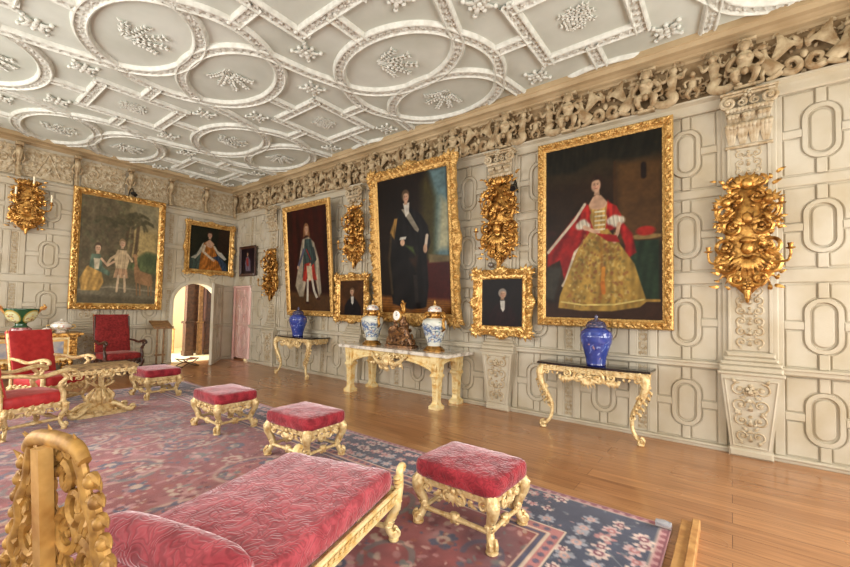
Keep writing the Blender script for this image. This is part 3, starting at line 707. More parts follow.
for k,x in enumerate(XT):
    if b0 is None: b0=bracket(MK(0,4.2),wb); o=b0
    else: o=b0.copy(); COL.objects.link(o); o.parent=wb
    o.location=(x,0,0)
    if k<len(XT)-1:
        xm=(x+XT[k+1])/2
        if k%2:
            if s0 is None: s0=strap_panel(MK(0,4.22),wb,0); o=s0
            else: o=s0.copy(); COL.objects.link(o); o.parent=wb
        else:
            if s1 is None: s1=strap_panel(MK(0,4.22),wb,1); o=s1
            else: o=s1.copy(); COL.objects.link(o); o.parent=wb
        o.location=(xm,0,0)

# ---------------------------------------------------------------- doors and the hall beyond
# open panelled leaf of the arched doorway
LA=math.atan2(10.78-11.80,4.92-5.66); LL=math.hypot(10.78-11.80,4.92-5.66)
mb=MB(); hx,hy=5.66,11.80
d=np.array([math.cos(LA),math.sin(LA),0]); nrm=np.array([-d[1],d[0],0]);
if nrm[0]>0: nrm=-nrm
for sgn in (1,):
    mb.M=mat4(-d,(0,0,1),np.cross(-d,(0,0,1)),(hx,hy,0))
    mb.box(-LL,0,.02,2.16,-.035,0); 
    for z0,z1 in ((.07,.95),(1.05,2.1)):
        cell(mb,-LL/2-.22,z0,z1,.24) if False else None
    M0=mb.M.copy(); M0[:3,3]+=M0[:3,2]*.03; mb.M=M0
    for z0,z1 in ((.08,.93),(1.06,2.08)):
        cell(mb,-LL/2,z0,z1,.31)
    for a,b_ in ((-LL,-LL/2-.33),(-LL/2+.33,0)): mb.box(a,b_,.02,2.16,-.03,0,.006)
    mb.box(-LL,0,.94,1.05,-.03,.008,.006); mb.box(-LL,0,.02,.07,-.03,.004,.004); mb.box(-LL,0,2.09,2.16,-.03,.004,.004)
leafo=tag(mb.build('door_1',M['wall'],angle=25),kind='structure')
mb=MB(); kx=hx+d[0]*(LL-.06); ky=hy+d[1]*(LL-.06); mb.ball((kx,ky,1.0),.025); mb.tube([(kx,ky,1),(kx-d[1]*.05,ky+d[0]*.05,1.0)],.012); mb.build('door_handle',M['gold_smooth'],leafo)
# door in the right wall, pink light painted into its colour
mb=MB(); mb.M=MR(0,0,-.035)
mb.box(-DY1,-DY0,.05,DZ,-.05,-.03); mid=-(DY0+DY1)/2
cell(mb,mid,1.1,DZ-.06,.29); cell(mb,mid,.12,.98,.29); mb.box(-DY1,mid-.3,.05,DZ,-.03,0,.006); mb.box(mid+.3,-DY0,.05,DZ,-.03,0,.006); mb.box(-DY1,-DY0,.99,1.09,-.03,.004,.006); mb.box(-DY1,-DY0,DZ-.06,DZ,-.03,.004,.006); mb.box(-DY1,-DY0,.05,.11,-.03,.004,.006)
tag(mb.build('door_2',M['door_pinklight'],angle=25),kind='structure')
b=MB(); b.M=MR(0,0); 
for x in (-DY1-.05,-DY0): b.box(x,x+.05,0,DZ+.05,-.34,.02,.01)
b.box(-DY1-.05,-DY0+.05,DZ,DZ+.06,-.34,.03,.01); tag(b.build('trim_1',M['door_pinklight'],angle=25),kind='structure')
# hall
hy0=D+.35
slab('wall_hall',[(XL+4,W+1.6,D+4.0,D+4.2,0,3.4),(2.9,3.1,hy0,D+4.0,0,3.4),(W+1.3,W+1.5,hy0,D+4.0,0,3.4)],M['hallwall'])
slab('ceiling_hall',[(2.9,W+1.6,hy0,D+4.2,3.4,3.5)],M['hallwall'])
slab('floor_hall',[(3.1,W+1.3,hy0-.33,D+4.0,0,.012)],mkmat('pale_hall_floor',(232,216,180),.5))
stc=empty('staircase',(5.6,D+1.4,0),label='dark wooden staircase with newel posts seen through the arched doorway',cat='staircase')
def newel(x,y,w,h,mat):
    mb=MB(); mb.box(x-w/2,x+w/2,y-w/2,y+w/2,0,.16,.01); mb.box(x-w*.42,x+w*.42,y-w*.42,y+w*.42,.16,1.0,.01); mb.box(x-w*.3,x+w*.3,y-w*.43,y-w*.40,.3,.86,0); mb.box(x-w*.58,x+w*.58,y-w*.58,y+w*.58,1.0,1.07,.02); mb.box(x-w*.36,x+w*.36,y-w*.36,y+w*.36,1.07,h,.0); return mb
for (x,y,w,mt) in ((-.24,0,.26,'darkwood'),(.10,.0,.13,'midwood'),(.36,.06,.26,'darkwood')):
    newel(x,y,w,3.38,mt).build('newel_post',M[mt],stc)
mb=MB()
mb.box(-.12,.9,.5,.6,0.012,3.38)
mb.build('stair_panel',M['darkwood'],stc,smooth=False)
st2=empty('stair_flight',(5.2,D+2.3,0),label='pale stone stair flight with a sloping handrail at the left of the hall',cat='stairs')
mb=MB()
for k in range(7): mb.box(-.9+.0*k,.0-.16*k,0+.0,1.2,.0+.17*k+.013,.17*(k+1)+.013)
mb.build('step',M['hallwall'],st2,smooth=False)
mb=MB(); mb.tube([(-1.0,-.03,1.9),(.1,-.03,.75)],.035,n=8); mb.tube([(.08,-.03,.02),(.08,-.03,.8)],.03,n=8); mb.tube([(-.4,-.03,.02),(-.4,-.03,1.28)],.02,n=8); mb.build('handrail',M['boardwood'],st2)
# ================================================================== PICTURES
def frame_mesh(w,h,fw,dep,style=0,seed=1,seg=.014,name='frame',mat='gold',parent=None,M4=None):
    """w,h outer size; local origin bottom centre, y up, face +z. carved section swept round with mitred corners"""
    mb=MB(); mb.M=M4
    if style==0:   prof=[(0,0,0),(0,.55,0),(.06,.75,0),(.14,.85,.2),(.30,.80,1),(.45,.78,1),(.58,.70,.8),(.66,.55,0),(.72,.62,0),(.78,.5,0),(.90,.42,.25),(1,.3,0),(1,0,0)]
    elif style==1: prof=[(0,0,0),(-.0,.5,.5),(.08,.85,.9),(.2,1.0,1),(.34,.92,1),(.48,.68,.5),(.60,.5,.15),(.72,.45,.1),(.82,.55,.3),(.92,.45,.2),(1,.3,0),(1,0,0)]
    else:          prof=[(0,0,0),(0,.7,0),(.1,.9,0),(.25,.8,.15),(.5,.5,.1),(.7,.6,0),(.9,.4,0),(1,.2,0),(1,0,0)]
    amp=.020*fw/.11
    def orn(t,u,L):
        if style==2: return .2*math.sin(t*90)
        q=t/ (fw*.9)
        a=math.sin(q*2*PI)*math.cos((u-.35)*9+q*2)+.55*math.sin(q*4*PI+u*14)*math.cos(u*7)
        a+=.35*math.sin(q*9*PI+u*30)
        return a
    sides=[((-w/2,0),(w/2,0)),((w/2,0),(w/2,h)),((w/2,h),(-w/2,h)),((-w/2,h),(-w/2,0))]
    for si,(a,b) in enumerate(sides):
        a=np.array(a);b=np.array(b); L=np.linalg.norm(b-a); d=(b-a)/L; nin=np.array([-d[1],d[0]])
        n=max(4,int(L/seg)); G=np.zeros((n+1,len(prof),3))
        for j,(u,hz,oa) in enumerate(prof):
            s0=u*fw; tt=np.linspace(s0,L-s0,n+1)
            P=a+d*tt[:,None]+nin*s0
            o=np.array([orn(t-L/2,u,L) for t in tt])*amp*oa
            if style==1 and u<=.12:      # wavy pierced-looking outer edge with crests
                t2=(tt-L/2)/L; bump=.35*fw*np.exp(-(t2/.09)**2)+.30*fw*(np.exp(-((np.abs(t2)-.5)/.05)**2))+.04*fw*np.sin((tt-L/2)*2*PI/.22)
                P=P-nin*(bump*(1-u*4))[:,None]
            G[:,j,:2]=P; G[:,j,2]=hz*dep+o
        mb.grid(G[:, ::-1])
    fl=[(-1,-1),(1,-1),(1,1),(-1,1)]
    if style==1:
        for sx,sy in fl:
            cx=sx*(w/2-fw*.5); cy=h/2+sy*(h/2-fw*.5)
            for k in range(5):
                a=math.atan2(sy,sx)+(k-2)*.75; leaf(mb,(cx,cy),a,fw*.95,fw*.42,z=dep*.8,lift=.3)
            flower(mb,(cx,cy),fw*.26,z=dep*1.0); scrollC(mb,(cx-sx*fw*.9,cy+sy*fw*.12),fw*.32,0,1.1*sx,fw*.1,z=dep*.8); scrollC(mb,(cx+sx*fw*.12,cy-sy*fw*.9),fw*.32,0,-1.1*sx,fw*.1,z=dep*.8)
        for cx,cy,a in ((0,h-fw*.35,PI/2),(0,fw*.35,-PI/2),(-w/2+fw*.35,h/2,PI),(w/2-fw*.35,h/2,0)):
            for k in range(5): leaf(mb,(cx,cy),a+(k-2)*.6,fw*.8,fw*.36,z=dep*.85)
            flower(mb,(cx,cy),fw*.24,z=dep)
    elif style==0:
        # running leaf lumps along the hollow
        for a,b in sides:
            a=np.array(a);b=np.array(b); L=np.linalg.norm(b-a); d=(b-a)/L; nin=np.array([-d[1],d[0]]); n=int(L/(fw*.62)); ang=math.atan2(d[1],d[0])
            for k in range(n):
                t=fw*.5+(L-fw)*(k+.5)/n; c=a+d*t+nin*fw*.38
                leaf(mb,c-d*fw*.2,ang+(.5 if k%2 else -.5),fw*.5,fw*.26,z=dep*.8,lift=.25)
    return mb.build(name,M[mat],parent,angle=50)
def picture(name,label,M4,w,h,fw,dep,style,mat,painter,tilt=0,group=None,cat='painting'):
    """tilt: forward lean (top away from the wall), radians"""
    R=np.eye(4); c,s=math.cos(tilt),math.sin(tilt); R[1,1]=c; R[1,2]=-s; R[2,1]=s; R[2,2]=c
    T=M4@R; org=T[:3,3].copy(); o=empty(name,tuple(org),label=label,cat=cat,group=group)
    L=T.copy(); L[:3,3]=0
    frame_mesh(w,h,fw,dep,style,M4=L,mat=mat,parent=o)
    painter.noise(.10,70); painter.noise(.10,24); painter.gain=getattr(painter,'g0',.76); Lc=L.copy(); Lc[:3,3]=L[:3,1]*(fw*.95)
    canvas_obj('canvas',painter,w-1.9*fw,h-1.9*fw,M['canvas'],o,Lc,z=dep*.3)
    return o

SKIN=(214,170,136)
def face(p,x,y,s,hair,look=0,skin=SKIN,wig=False):
    s=s*1.42; y=y-s*.10
    p.ell(x,y+s*.28,s*.80,s*.95,hair,soft=.2)
    if wig:
        p.poly([(x-s*.85,y+s*.3),(x-s*1.1,y-s*1.6),(x-s*.3,y-s*1.3),(x+s*.3,y-s*1.3),(x+s*1.05,y-s*1.7),(x+s*.85,y+s*.3)],hair,soft=s*.3)
    p.poly([(x-s*.28,y-s*.5),(x+s*.28,y-s*.5),(x+s*.36,y-s*1.15),(x-s*.36,y-s*1.15)],tuple(int(c*.86) for c in skin),soft=s*.12)
    p.ell(x+look*s*.1,y,s*.56,s*.8,skin,soft=.3)
    p.ell(x+look*s*.1-s*.34,y-s*.1,s*.25,s*.5,tuple(int(c*.78) for c in skin),soft=.9,a=.7)
    for q in (-1,1): p.ell(x+look*s*.1+q*s*.2,y+s*.08,s*.09,s*.05,(60,40,34),soft=.5); p.stroke([(x+look*s*.1+q*s*.1,y+s*.2),(x+look*s*.1+q*s*.3,y+s*.22)],s*.05,(110,76,56),soft=s*.06); p.ell(x+look*s*.1+q*s*.26,y-s*.2,s*.14,s*.14,(220,140,116),soft=1,a=.5)
    p.stroke([(x+look*s*.12,y+s*.05),(x+look*s*.14,y-s*.16)],s*.07,(178,128,100),soft=s*.08); p.stroke([(x+look*s*.1-s*.13,y-s*.36),(x+look*s*.1+s*.13,y-s*.36)],s*.08,(176,76,68),soft=s*.06)
    p.poly([(x-s*.55,y+s*.5),(x-s*.2,y+s*.95),(x+s*.35,y+s*.95),(x+s*.58,y+s*.45),(x+s*.2,y+s*.62),(x-s*.2,y+s*.62)],hair,soft=s*.15)
def lady_gold():        # tall lady, gold brocade gown and ermine edged red robe
    a=.70; p=Paint(200,290,(44,30,18),a); p.noise(.25,7)
    p.poly([(0,.8),(.7,.8),(.7,1),(0,1)],(52,42,26),.1); p.poly([(0,1),(.7,1),(.7,.88),(.52,.84),(.35,.9),(.18,.84),(0,.86)],(30,28,20),.03,tex=.2,ts=60)
    p.poly([(.45,.42),(.7,.42),(.7,.84),(.45,.86)],(98,66,32),.05,a=.75); p.stroke([(.44,.4),(.44,.86)],.012,(70,44,22)); p.stroke([(.60,.76),(.60,.82)],.03,(30,20,14),soft=.01)
    p.poly([(0,0),(.7,0),(.7,.1),(0,.09)],(58,36,22),.02)
    p.poly([(.53,.10),(.68,.10),(.68,.42),(.53,.42)],(36,52,34),.01,tex=.2,ts=50); p.ell(.61,.44,.09,.014,(150,120,70),soft=.4); p.ell(.61,.47,.05,.025,(170,40,30),soft=.4); p.stroke([(.53,.105),(.68,.105)],.014,(170,130,60))
    p.poly([(.02,.30),(.0,.12),(.06,.1),(.12,.3)],(60,56,46),.02); p.ell(.03,.5,.05,.02,(56,30,24),soft=.6)
    p.poly([(.27,.66),(.17,.56),(.02,.40),(.01,.30),(.10,.34),(.13,.22),(.26,.45),(.46,.5),(.5,.40),(.49,.31),(.56,.36),(.54,.46),(.46,.56),(.40,.66),(.36,.60),(.30,.60)],(150,30,28),.012,tex=.25,ts=45)
    p.stroke([(.26,.65),(.20,.57),(.10,.47),(.02,.39)],.018,(222,206,178),soft=.008); p.stroke([(.30,.46),(.20,.38),(.14,.22),(.12,.19)],.018,(226,208,176),soft=.008)
    p.poly([(.30,.50),(.22,.40),(.10,.13),(.09,.06),(.24,.045),(.42,.045),(.58,.07),(.615,.10),(.55,.30),(.44,.45),(.40,.50)],(172,136,62),.008,tex=.16,ts=36)
    r=random.Random(4)
    for _ in range(300):
        y=r.uniform(.07,.47); wd=.12+(.47-y)*.42; x=.345+r.uniform(-1,1)*wd*.78; p.ell(x,y,r.uniform(.005,.014),r.uniform(.004,.010),r.choice([(214,190,120),(150,104,44),(140,84,50),(206,176,96),(116,100,54)]),soft=.9,a=.6,ang=r.uniform(0,3))
    p.stroke([(.11,.095),(.25,.078),(.44,.082),(.60,.11)],.008,(232,206,120)); p.stroke([(.355,.48),(.37,.25),(.36,.12)],.02,(140,90,34),soft=.02,a=.6)
    p.stroke([(.375,.28),(.37,.2)],.022,(214,140,50),soft=.008); p.stroke([(.37,.2),(.375,.15)],.026,(190,110,40),soft=.008)
    p.poly([(.285,.64),(.40,.64),(.395,.56),(.385,.49),(.32,.49),(.295,.56)],(190,150,80),.006,tex=.2,ts=80)
    for k in range(5): p.stroke([(.325-.004*k*0,.5+.025*k),(.38,.5+.025*k)],.009,(232,220,180),soft=.005)
    p.poly([(.285,.645),(.31,.685),(.335,.70),(.36,.69),(.40,.645),(.385,.62),(.345,.61),(.30,.62)],SKIN,.008)
    p.poly([(.28,.65),(.25,.62),(.22,.54),(.27,.53),(.30,.60)],(176,40,34),.008,tex=.2,ts=60); p.poly([(.40,.65),(.45,.62),(.48,.56),(.44,.53),(.39,.58)],(176,40,34),.008,tex=.2,ts=60)
    for c in ((.25,.545),(.27,.525),(.23,.53),(.44,.55),(.47,.54),(.45,.525),(.42,.54)): p.ell(*c,.027,.022,(214,204,180),soft=.6,tex=.2,ts=200)
    p.stroke([(.26,.52),(.31,.495),(.345,.485)],.022,SKIN,soft=.006); p.stroke([(.465,.52),(.455,.47),(.44,.44)],.022,SKIN,soft=.006); p.ell(.44,.435,.014,.02,SKIN,soft=.4)
    p.poly([(.33,.48),(.45,.46),(.47,.42),(.40,.43)],(168,34,30),.008)
    face(p,.335,.755,.034,(52,34,24),look=-1); return p
def man_robe():       # tall man in dark robe, sky at right
    a=.66; p=Paint(180,275,(26,16,10),a); p.noise(.3,6)
    p.poly([(.50,.40),(.66,.38),(.66,1),(.50,1),(.54,.8)],(104,132,134),.05); p.poly([(.46,.3),(.54,.4),(.56,.8),(.48,.98),(.43,.9),(.42,.5)],(78,70,30),.07,a=.8); p.poly([(.56,.45),(.66,.45),(.66,.75),(.60,.8)],(206,196,150),.05,a=.8)
    p.poly([(.44,.05),(.66,.05),(.66,.36),(.46,.38)],(70,22,18),.02); p.poly([(.48,.36),(.66,.36),(.66,.40),(.48,.42)],(120,104,70),.015)
    p.poly([(0,0),(.66,0),(.66,.10),(0,.13)],(140,86,34),.03); 
    for k in range(6): p.stroke([(0,.02*k),(.66,.015*k+.01)],.004,(96,56,24))
    p.poly([(.12,.07),(.10,.35),(.12,.58),(.18,.70),(.25,.76),(.34,.76),(.42,.70),(.48,.62),(.50,.50),(.46,.42),(.47,.2),(.44,.05),(.3,.03)],(18,16,16),.012,tex=.5,ts=26)
    p.poly([(.12,.60),(.17,.70),(.20,.70),(.16,.55)],(160,120,60),.012,tex=.3,ts=90); p.stroke([(.13,.58),(.10,.4),(.12,.15)],.02,(88,70,40),soft=.02,a=.7)
    p.poly([(.24,.76),(.30,.68),(.36,.60),(.39,.58),(.40,.60),(.30,.76)],(150,140,120),.006); p.poly([(.26,.80),(.32,.80),(.31,.72),(.28,.70)],(224,216,198),.008)
    p.ell(.24,.52,.022,.026,SKIN,soft=.4); p.poly([(.21,.54),(.27,.54),(.28,.56),(.22,.56)],(210,204,188),.006); p.stroke([(.47,.55),(.455,.48)],.026,(224,204,180),soft=.008); p.ell(.45,.46,.018,.03,SKIN,soft=.4)
    p.poly([(.26,.50),(.36,.42),(.34,.48)],(70,84,40),.02); p.poly([(.30,.4),(.36,.3),(.38,.42)],(70,44,26),.03,a=.6)
    p.poly([(.33,.28),(.37,.28),(.37,.08),(.34,.08)],(40,34,30),.01); p.ell(.37,.05,.05,.012,(20,16,14),soft=.4); p.ell(.26,.05,.04,.012,(20,16,14),soft=.4)
    face(p,.285,.845,.032,(92,70,50),look=1); return p
def man_wig():        # full length man with white cape and wig
    a=.62; p=Paint(150,240,(46,16,12),a); p.noise(.3,6)
    for x in (.1,.22,.36,.5): p.poly([(x,.35),(x+.05,.35),(x+.06,1),(x-.01,1)],(66,20,14),.03,a=.8)
    p.poly([(0,0),(.62,0),(.62,.16),(0,.2)],(84,56,32),.04)
    p.poly([(.24,.70),(.18,.5),(.10,.25),(.16,.14),(.22,.14),(.28,.3),(.42,.3),(.46,.14),(.50,.18),(.48,.50),(.42,.66),(.34,.72)],(172,158,134),.014,tex=.2,ts=40)
    p.poly([(.28,.70),(.24,.5),(.22,.33),(.42,.33),(.42,.5),(.38,.70)],(60,74,70),.012,tex=.3,ts=60); p.poly([(.26,.46),(.22,.30),(.30,.28),(.36,.30),(.44,.3),(.40,.48)],(168,46,34),.012,tex=.25,ts=60)
    p.poly([(.29,.44),(.30,.30),(.38,.30),(.37,.44)],(214,196,160),.01); p.stroke([(.30,.30),(.29,.18),(.28,.09)],.03,(220,210,188)); p.stroke([(.37,.30),(.39,.2),(.43,.13)],.03,(214,204,182))
    p.ell(.28,.08,.03,.012,(60,30,22),soft=.4); p.ell(.45,.12,.03,.012,(60,30,22),soft=.4)
    p.stroke([(.26,.60),(.20,.5),(.16,.44)],.03,(90,90,110)); p.ell(.155,.43,.015,.018,SKIN); p.stroke([(.40,.6),(.43,.5),(.36,.45)],.035,(52,60,58)); p.ell(.35,.45,.015,.015,SKIN)
    p.stroke([(.3,.6),(.36,.5)],.012,(176,40,40)); face(p,.31,.80,.034,(142,96,62),look=1,wig=True); return p
def landscape():      # girl seated, boy standing, deer, palm
    a=.78; p=Paint(190,245,(78,70,48),a); p.noise(.15,9)
    p.poly([(.44,.45),(.78,.40),(.78,1),(.50,1)],(176,150,92),.1); p.poly([(.5,.75),(.78,.75),(.78,1),(.5,1)],(132,122,92),.1)
    p.poly([(0,.3),(.34,.35),(.40,.7),(.36,1),(0,1)],(74,62,44),.06); p.stroke([(.12,.4),(.12,1)],.03,(96,84,62),soft=.03)
    p.poly([(.45,.35),(.78,.30),(.78,.5),(.66,.52),(.55,.46)],(64,80,44),.04,tex=.2,ts=50); p.ell(.70,.45,.10,.07,(52,70,40),soft=.6)
    for x0,x1 in ((.42,.46),(.48,.50),(.53,.56)): p.stroke([(x0,.42),(x0+.02,.6),(x1,.80)],.035,(70,52,34),soft=.015)
    r=random.Random(3)
    for _ in range(260):
        x=r.uniform(0,.5); y=r.uniform(.25,1); p.ell(x,y,r.uniform(.01,.035),r.uniform(.008,.02),r.choice([(92,84,58),(62,56,38),(80,86,56),(104,92,66)]),soft=.8,a=.45,ang=r.uniform(0,3))
    for _ in range(120): p.ell(r.uniform(0,.78),r.uniform(0,.2),.03,.01,r.choice([(120,108,84),(72,66,48)]),soft=.8,a=.5)
    for c in ((.45,.84),(.55,.86),(.36,.78),(.60,.80),(.26,.80)):
        for k in range(9):
            an=r.uniform(0,2*PI); p.stroke([c,(c[0]+.06*math.cos(an),c[1]+.03*math.sin(an)+.01),(c[0]+.12*math.cos(an),c[1]+.05*math.sin(an)-.02)],.022,(58,54,34),soft=.015,a=.8)
    p.poly([(0,0),(.78,0),(.78,.16),(.4,.2),(0,.14)],(96,88,70),.04); p.poly([(0,.0),(.78,.0),(.78,.05),(0,.08)],(66,58,42),.03); p.stroke([(0,.12),(.3,.16),(.78,.13)],.012,(140,130,106),soft=.01)
    p.poly([(.04,.12),(.02,.22),(.08,.34),(.15,.37),(.21,.33),(.24,.2),(.20,.12)],(190,142,66),.012,tex=.2,ts=60); p.poly([(.10,.34),(.12,.46),(.20,.46),(.23,.34),(.30,.30),(.29,.26),(.2,.3)],(70,96,80),.01,tex=.2,ts=60); p.poly([(.14,.42),(.2,.42),(.19,.32),(.15,.32)],(214,200,170),.008); p.stroke([(.21,.42),(.27,.36),(.33,.40)],.02,SKIN)
    face(p,.175,.52,.032,(60,44,32))
    p.poly([(.36,.30),(.33,.44),(.36,.52),(.45,.52),(.48,.42),(.45,.30)],(198,170,130),.01,tex=.15,ts=80); p.stroke([(.37,.48),(.30,.43),(.27,.38)],.022,(206,176,136)); p.stroke([(.46,.48),(.51,.42)],.022,(206,176,136))
    p.poly([(.35,.34),(.33,.25),(.48,.25),(.46,.34)],(172,130,96),.01,tex=.2,ts=90); p.stroke([(.38,.27),(.37,.12)],.022,(206,176,140)); p.stroke([(.44,.27),(.45,.12)],.022,(206,176,140)); face(p,.405,.585,.030,(140,110,76),look=1)
    p.poly([(.53,.36),(.56,.40),(.60,.33),(.72,.30),(.74,.22),(.72,.18),(.60,.2),(.55,.22)],(150,104,66),.012); 
    for x in (.565,.60,.69,.72): p.stroke([(x,.21),(x+.01,.09)],.014,(140,98,62))
    p.stroke([(.555,.38),(.545,.46)],.03,(150,104,66)); p.ell(.54,.475,.03,.018,(156,112,74)); p.stroke([(.55,.49),(.57,.54)],.008,(96,66,40)); p.ell(.17,.1,.05,.02,(120,110,84),soft=.5); p.A=p.A*.66+np.array((112,104,82))/255.*.34; p.g0=1.0; return p
def lady_orange():    # seated lady, orange gown, blue drapery
    a=.84; p=Paint(130,155,(34,34,20),a); p.noise(.25,6); p.poly([(.55,.4),(.84,.4),(.84,1),(.6,1)],(52,36,22),.05)
    p.poly([(.0,.0),(.0,.22),(.12,.36),(.24,.50),(.28,.62),(.22,.40),(.30,.0)],(70,84,74),.02,tex=.2,ts=50); p.poly([(.02,.26),(.14,.34),(.25,.6),(.28,.64),(.24,.40),(.12,.24)],(196,188,164),.014)
    p.poly([(.20,.0),(.22,.30),(.28,.62),(.38,.70),(.48,.64),(.54,.42),(.66,.20),(.72,.0)],(184,112,44),.014,tex=.25,ts=34); p.poly([(.46,.30),(.60,.36),(.78,.18),(.8,0),(.70,.0),(.60,.22)],(60,74,92),.014,tex=.2,ts=60); p.poly([(.54,.44),(.66,.44),(.78,.30),(.74,.26),(.60,.36)],(206,200,184),.014)
    p.poly([(.30,.62),(.40,.72),(.50,.62),(.44,.52),(.36,.54)],SKIN,.012); p.stroke([(.30,.56),(.27,.42),(.38,.33),(.5,.24)],.05,(222,206,178),soft=.02); p.ell(.50,.24,.03,.02,SKIN); p.stroke([(.50,.56),(.56,.46),(.62,.42)],.045,(222,206,178),soft=.02)
    face(p,.40,.82,.055,(58,38,26)); return p
def bust(bg,coat,hair,look=1,x=.42,s=.07):
    a=.80; p=Paint(90,112,bg,a); p.noise(.3,5)
    p.poly([(x-.26,.0),(x-.25,.26),(x-.16,.42),(x-.03,.52),(x+.06,.52),(x+.18,.40),(x+.28,.24),(x+.30,.0)],coat,.03,tex=.25,ts=30)
    p.poly([(x-.045,.54),(x+.05,.54),(x+.045,.36),(x+.01,.30),(x-.03,.38)],(226,220,206),.012); face(p,x,.68,s,hair,look); return p
def tiny_full():
    a=.78; p=Paint(80,100,(34,20,26),a); p.noise(.3,5); p.poly([(.30,.1),(.24,.4),(.30,.66),(.44,.68),(.54,.5),(.56,.1)],(120,106,120),.02,tex=.3,ts=50); p.poly([(.34,.3),(.30,.6),(.42,.64),(.46,.3)],(160,52,48),.02); face(p,.38,.78,.05,(90,70,56)); return p
# on the right wall (y centre, bottom z, lean)
def onR(yc,zb,off): return MR(yc,zb,off)
picture('framed_painting','very large gilt framed portrait of a lady in a gold gown and red robe',onR(1.465,1.405,.06),1.78,2.75,.125,.075,0,'gold',lady_gold(),tilt=.022)
picture('framed_painting','large gilt framed portrait of a man in a dark robe, hung above the marble console',onR(4.755,1.34,.08),2.05,2.97,.19,.10,1,'gold',man_robe(),tilt=.095)
picture('framed_painting','tall gilt framed portrait of a man in a long wig above the farther blue jar',onR(7.98,1.38,.08),1.78,2.68,.13,.08,0,'gold',man_wig(),tilt=.09)
picture('framed_painting','small gilt framed bust portrait of a grey haired man, nearest the marble console right end',onR(2.96,1.20,.085),1.03,1.08,.16,.075,1,'gold_smooth',bust((22,14,12),(34,14,14),(150,140,128)),tilt=.015)
picture('framed_painting','small gilt framed profile portrait of a person in black, hanging left of the porcelain vases',onR(6.50,1.30,.11),1.02,1.02,.14,.07,1,'gold_smooth',bust((74,44,22),(22,18,22),(110,82,54),look=-1),tilt=.02)
picture('framed_painting','smallest picture, dark framed portrait high above the door by the corner',onR(10.98,2.43,.05),.86,.86,.08,.05,2,'darkwood',tiny_full(),tilt=.02)
picture('framed_painting','large gilt framed garden scene with a seated girl, a standing boy and a deer',MK(3.15,1.43,.085),1.85,2.79,.15,.08,0,'gold_smooth',landscape(),tilt=.01)
picture('framed_painting','square gilt framed portrait of a seated lady in an orange gown above the arched doorway',MK(5.26,2.45,.05),1.33,1.46,.13,.07,1,'gold_smooth',lady_orange(),tilt=.02)

# ================================================================== SCONCES
def sconce(style=0):
    mb=MB(); r=random.Random(11)
    # back body so the carving reads as one mass
    mb.prism([(x,y) for x,y in ((-.10,-.62),(0,-.74),(.10,-.62),(.24,-.45),(.28,-.22),(.20,.0),(.23,.22),(.17,.42),(.15,.62),(.10,.74),(-.10,.74),(-.15,.62),(-.17,.42),(-.23,.22),(-.20,0),(-.28,-.22),(-.24,-.45))],0,.05,.02)
    for s in (-1,1):
        for (c,R,a0,tn,th) in (((.17,-.34),.14,PI/2,-1.3,.030),((.10,-.52),.09,PI,1.2,.024),((.20,-.12),.10,-PI/2,1.3,.026),((.13,.10),.11,PI/2,-1.2,.028),((.19,.30),.09,-PI/2,1.2,.024),((.09,.46),.08,PI/2,-1.2,.022),((.12,.64),.07,PI/2,-1.3,.020),((.24,-.40),.07,PI,-1.1,.02),((.25,.12),.06,0,1.2,.018)):
            scrollC(mb,(s*c[0],c[1]),R,a0 if s>0 else PI-a0,tn*s,th,z=.07+.02*r.random())
        for k in range(22):
            y=-.66+1.36*k/21; xw=.10+.20*abs(math.sin(y*5.2+1.0)); a=(.3+r.uniform(-.9,1.2))
            leaf(mb,(s*(xw+r.uniform(-.08,-.02)),y),a if s>0 else PI-a,r.uniform(.07,.12),r.uniform(.035,.055),z=.06+r.uniform(0,.05),lift=.4,curl=r.uniform(-1.4,1.4))
        for k in range(12): mb.ball((s*r.uniform(.03,.22),r.uniform(-.55,.6),.10+r.uniform(0,.04)),r.uniform(.02,.035),r.uniform(.02,.035),.03,n=7,m=4)
        # cherub head in each shoulder
        mb.ball((s*.19,.40,.14),.05,.055,.05,n=10,m=7)
        for k in range(4): leaf(mb,(s*.2,.38),PI/2+s*(-1.2+.4*k),.14,.05,z=.12)
        # feather edge
        for k in range(7):
            a=-PI/2+s*(.25+.26*k); leaf(mb,(s*.05,-.30),a,.33-.01*k,.07,z=.05,lift=.3)
    for k in range(9):     # shell under the mask
        a=-PI/2+(k-4)*.22; leaf(mb,(0,-.22),a,.27,.05,z=.11,lift=.7)
    mb.ball((0,-.16,.15),.065,.08,.06,n=12,m=8); mb.ball((0,-.175,.20),.016,.03,.02,n=6,m=4)
    for s in (-1,1): mb.ball((s*.025,-.14,.20),.013,.009,.01,n=6,m=4)
    mb.ball((0,-.07,.14),.085,.045,.05,n=10,m=5); mb.ball((0,.20,.13),.06,.07,.05,n=10,m=7); mb.ball((0,.62,.11),.06,.07,.05,n=10,m=7)
    for k in range(7): leaf(mb,(0,.12),PI/2+(k-3)*.4,.17,.05,z=.11,lift=.6); leaf(mb,(0,.58),PI/2+(k-3)*.42,.19,.055,z=.08,lift=.5)
    mb.tube([(0,-.58,.07),(0,-.74,.07),(0,-.80,.06)],[.04,.03,.012],n=8); flower(mb,(0,-.60),.06,z=.10)
    return mb
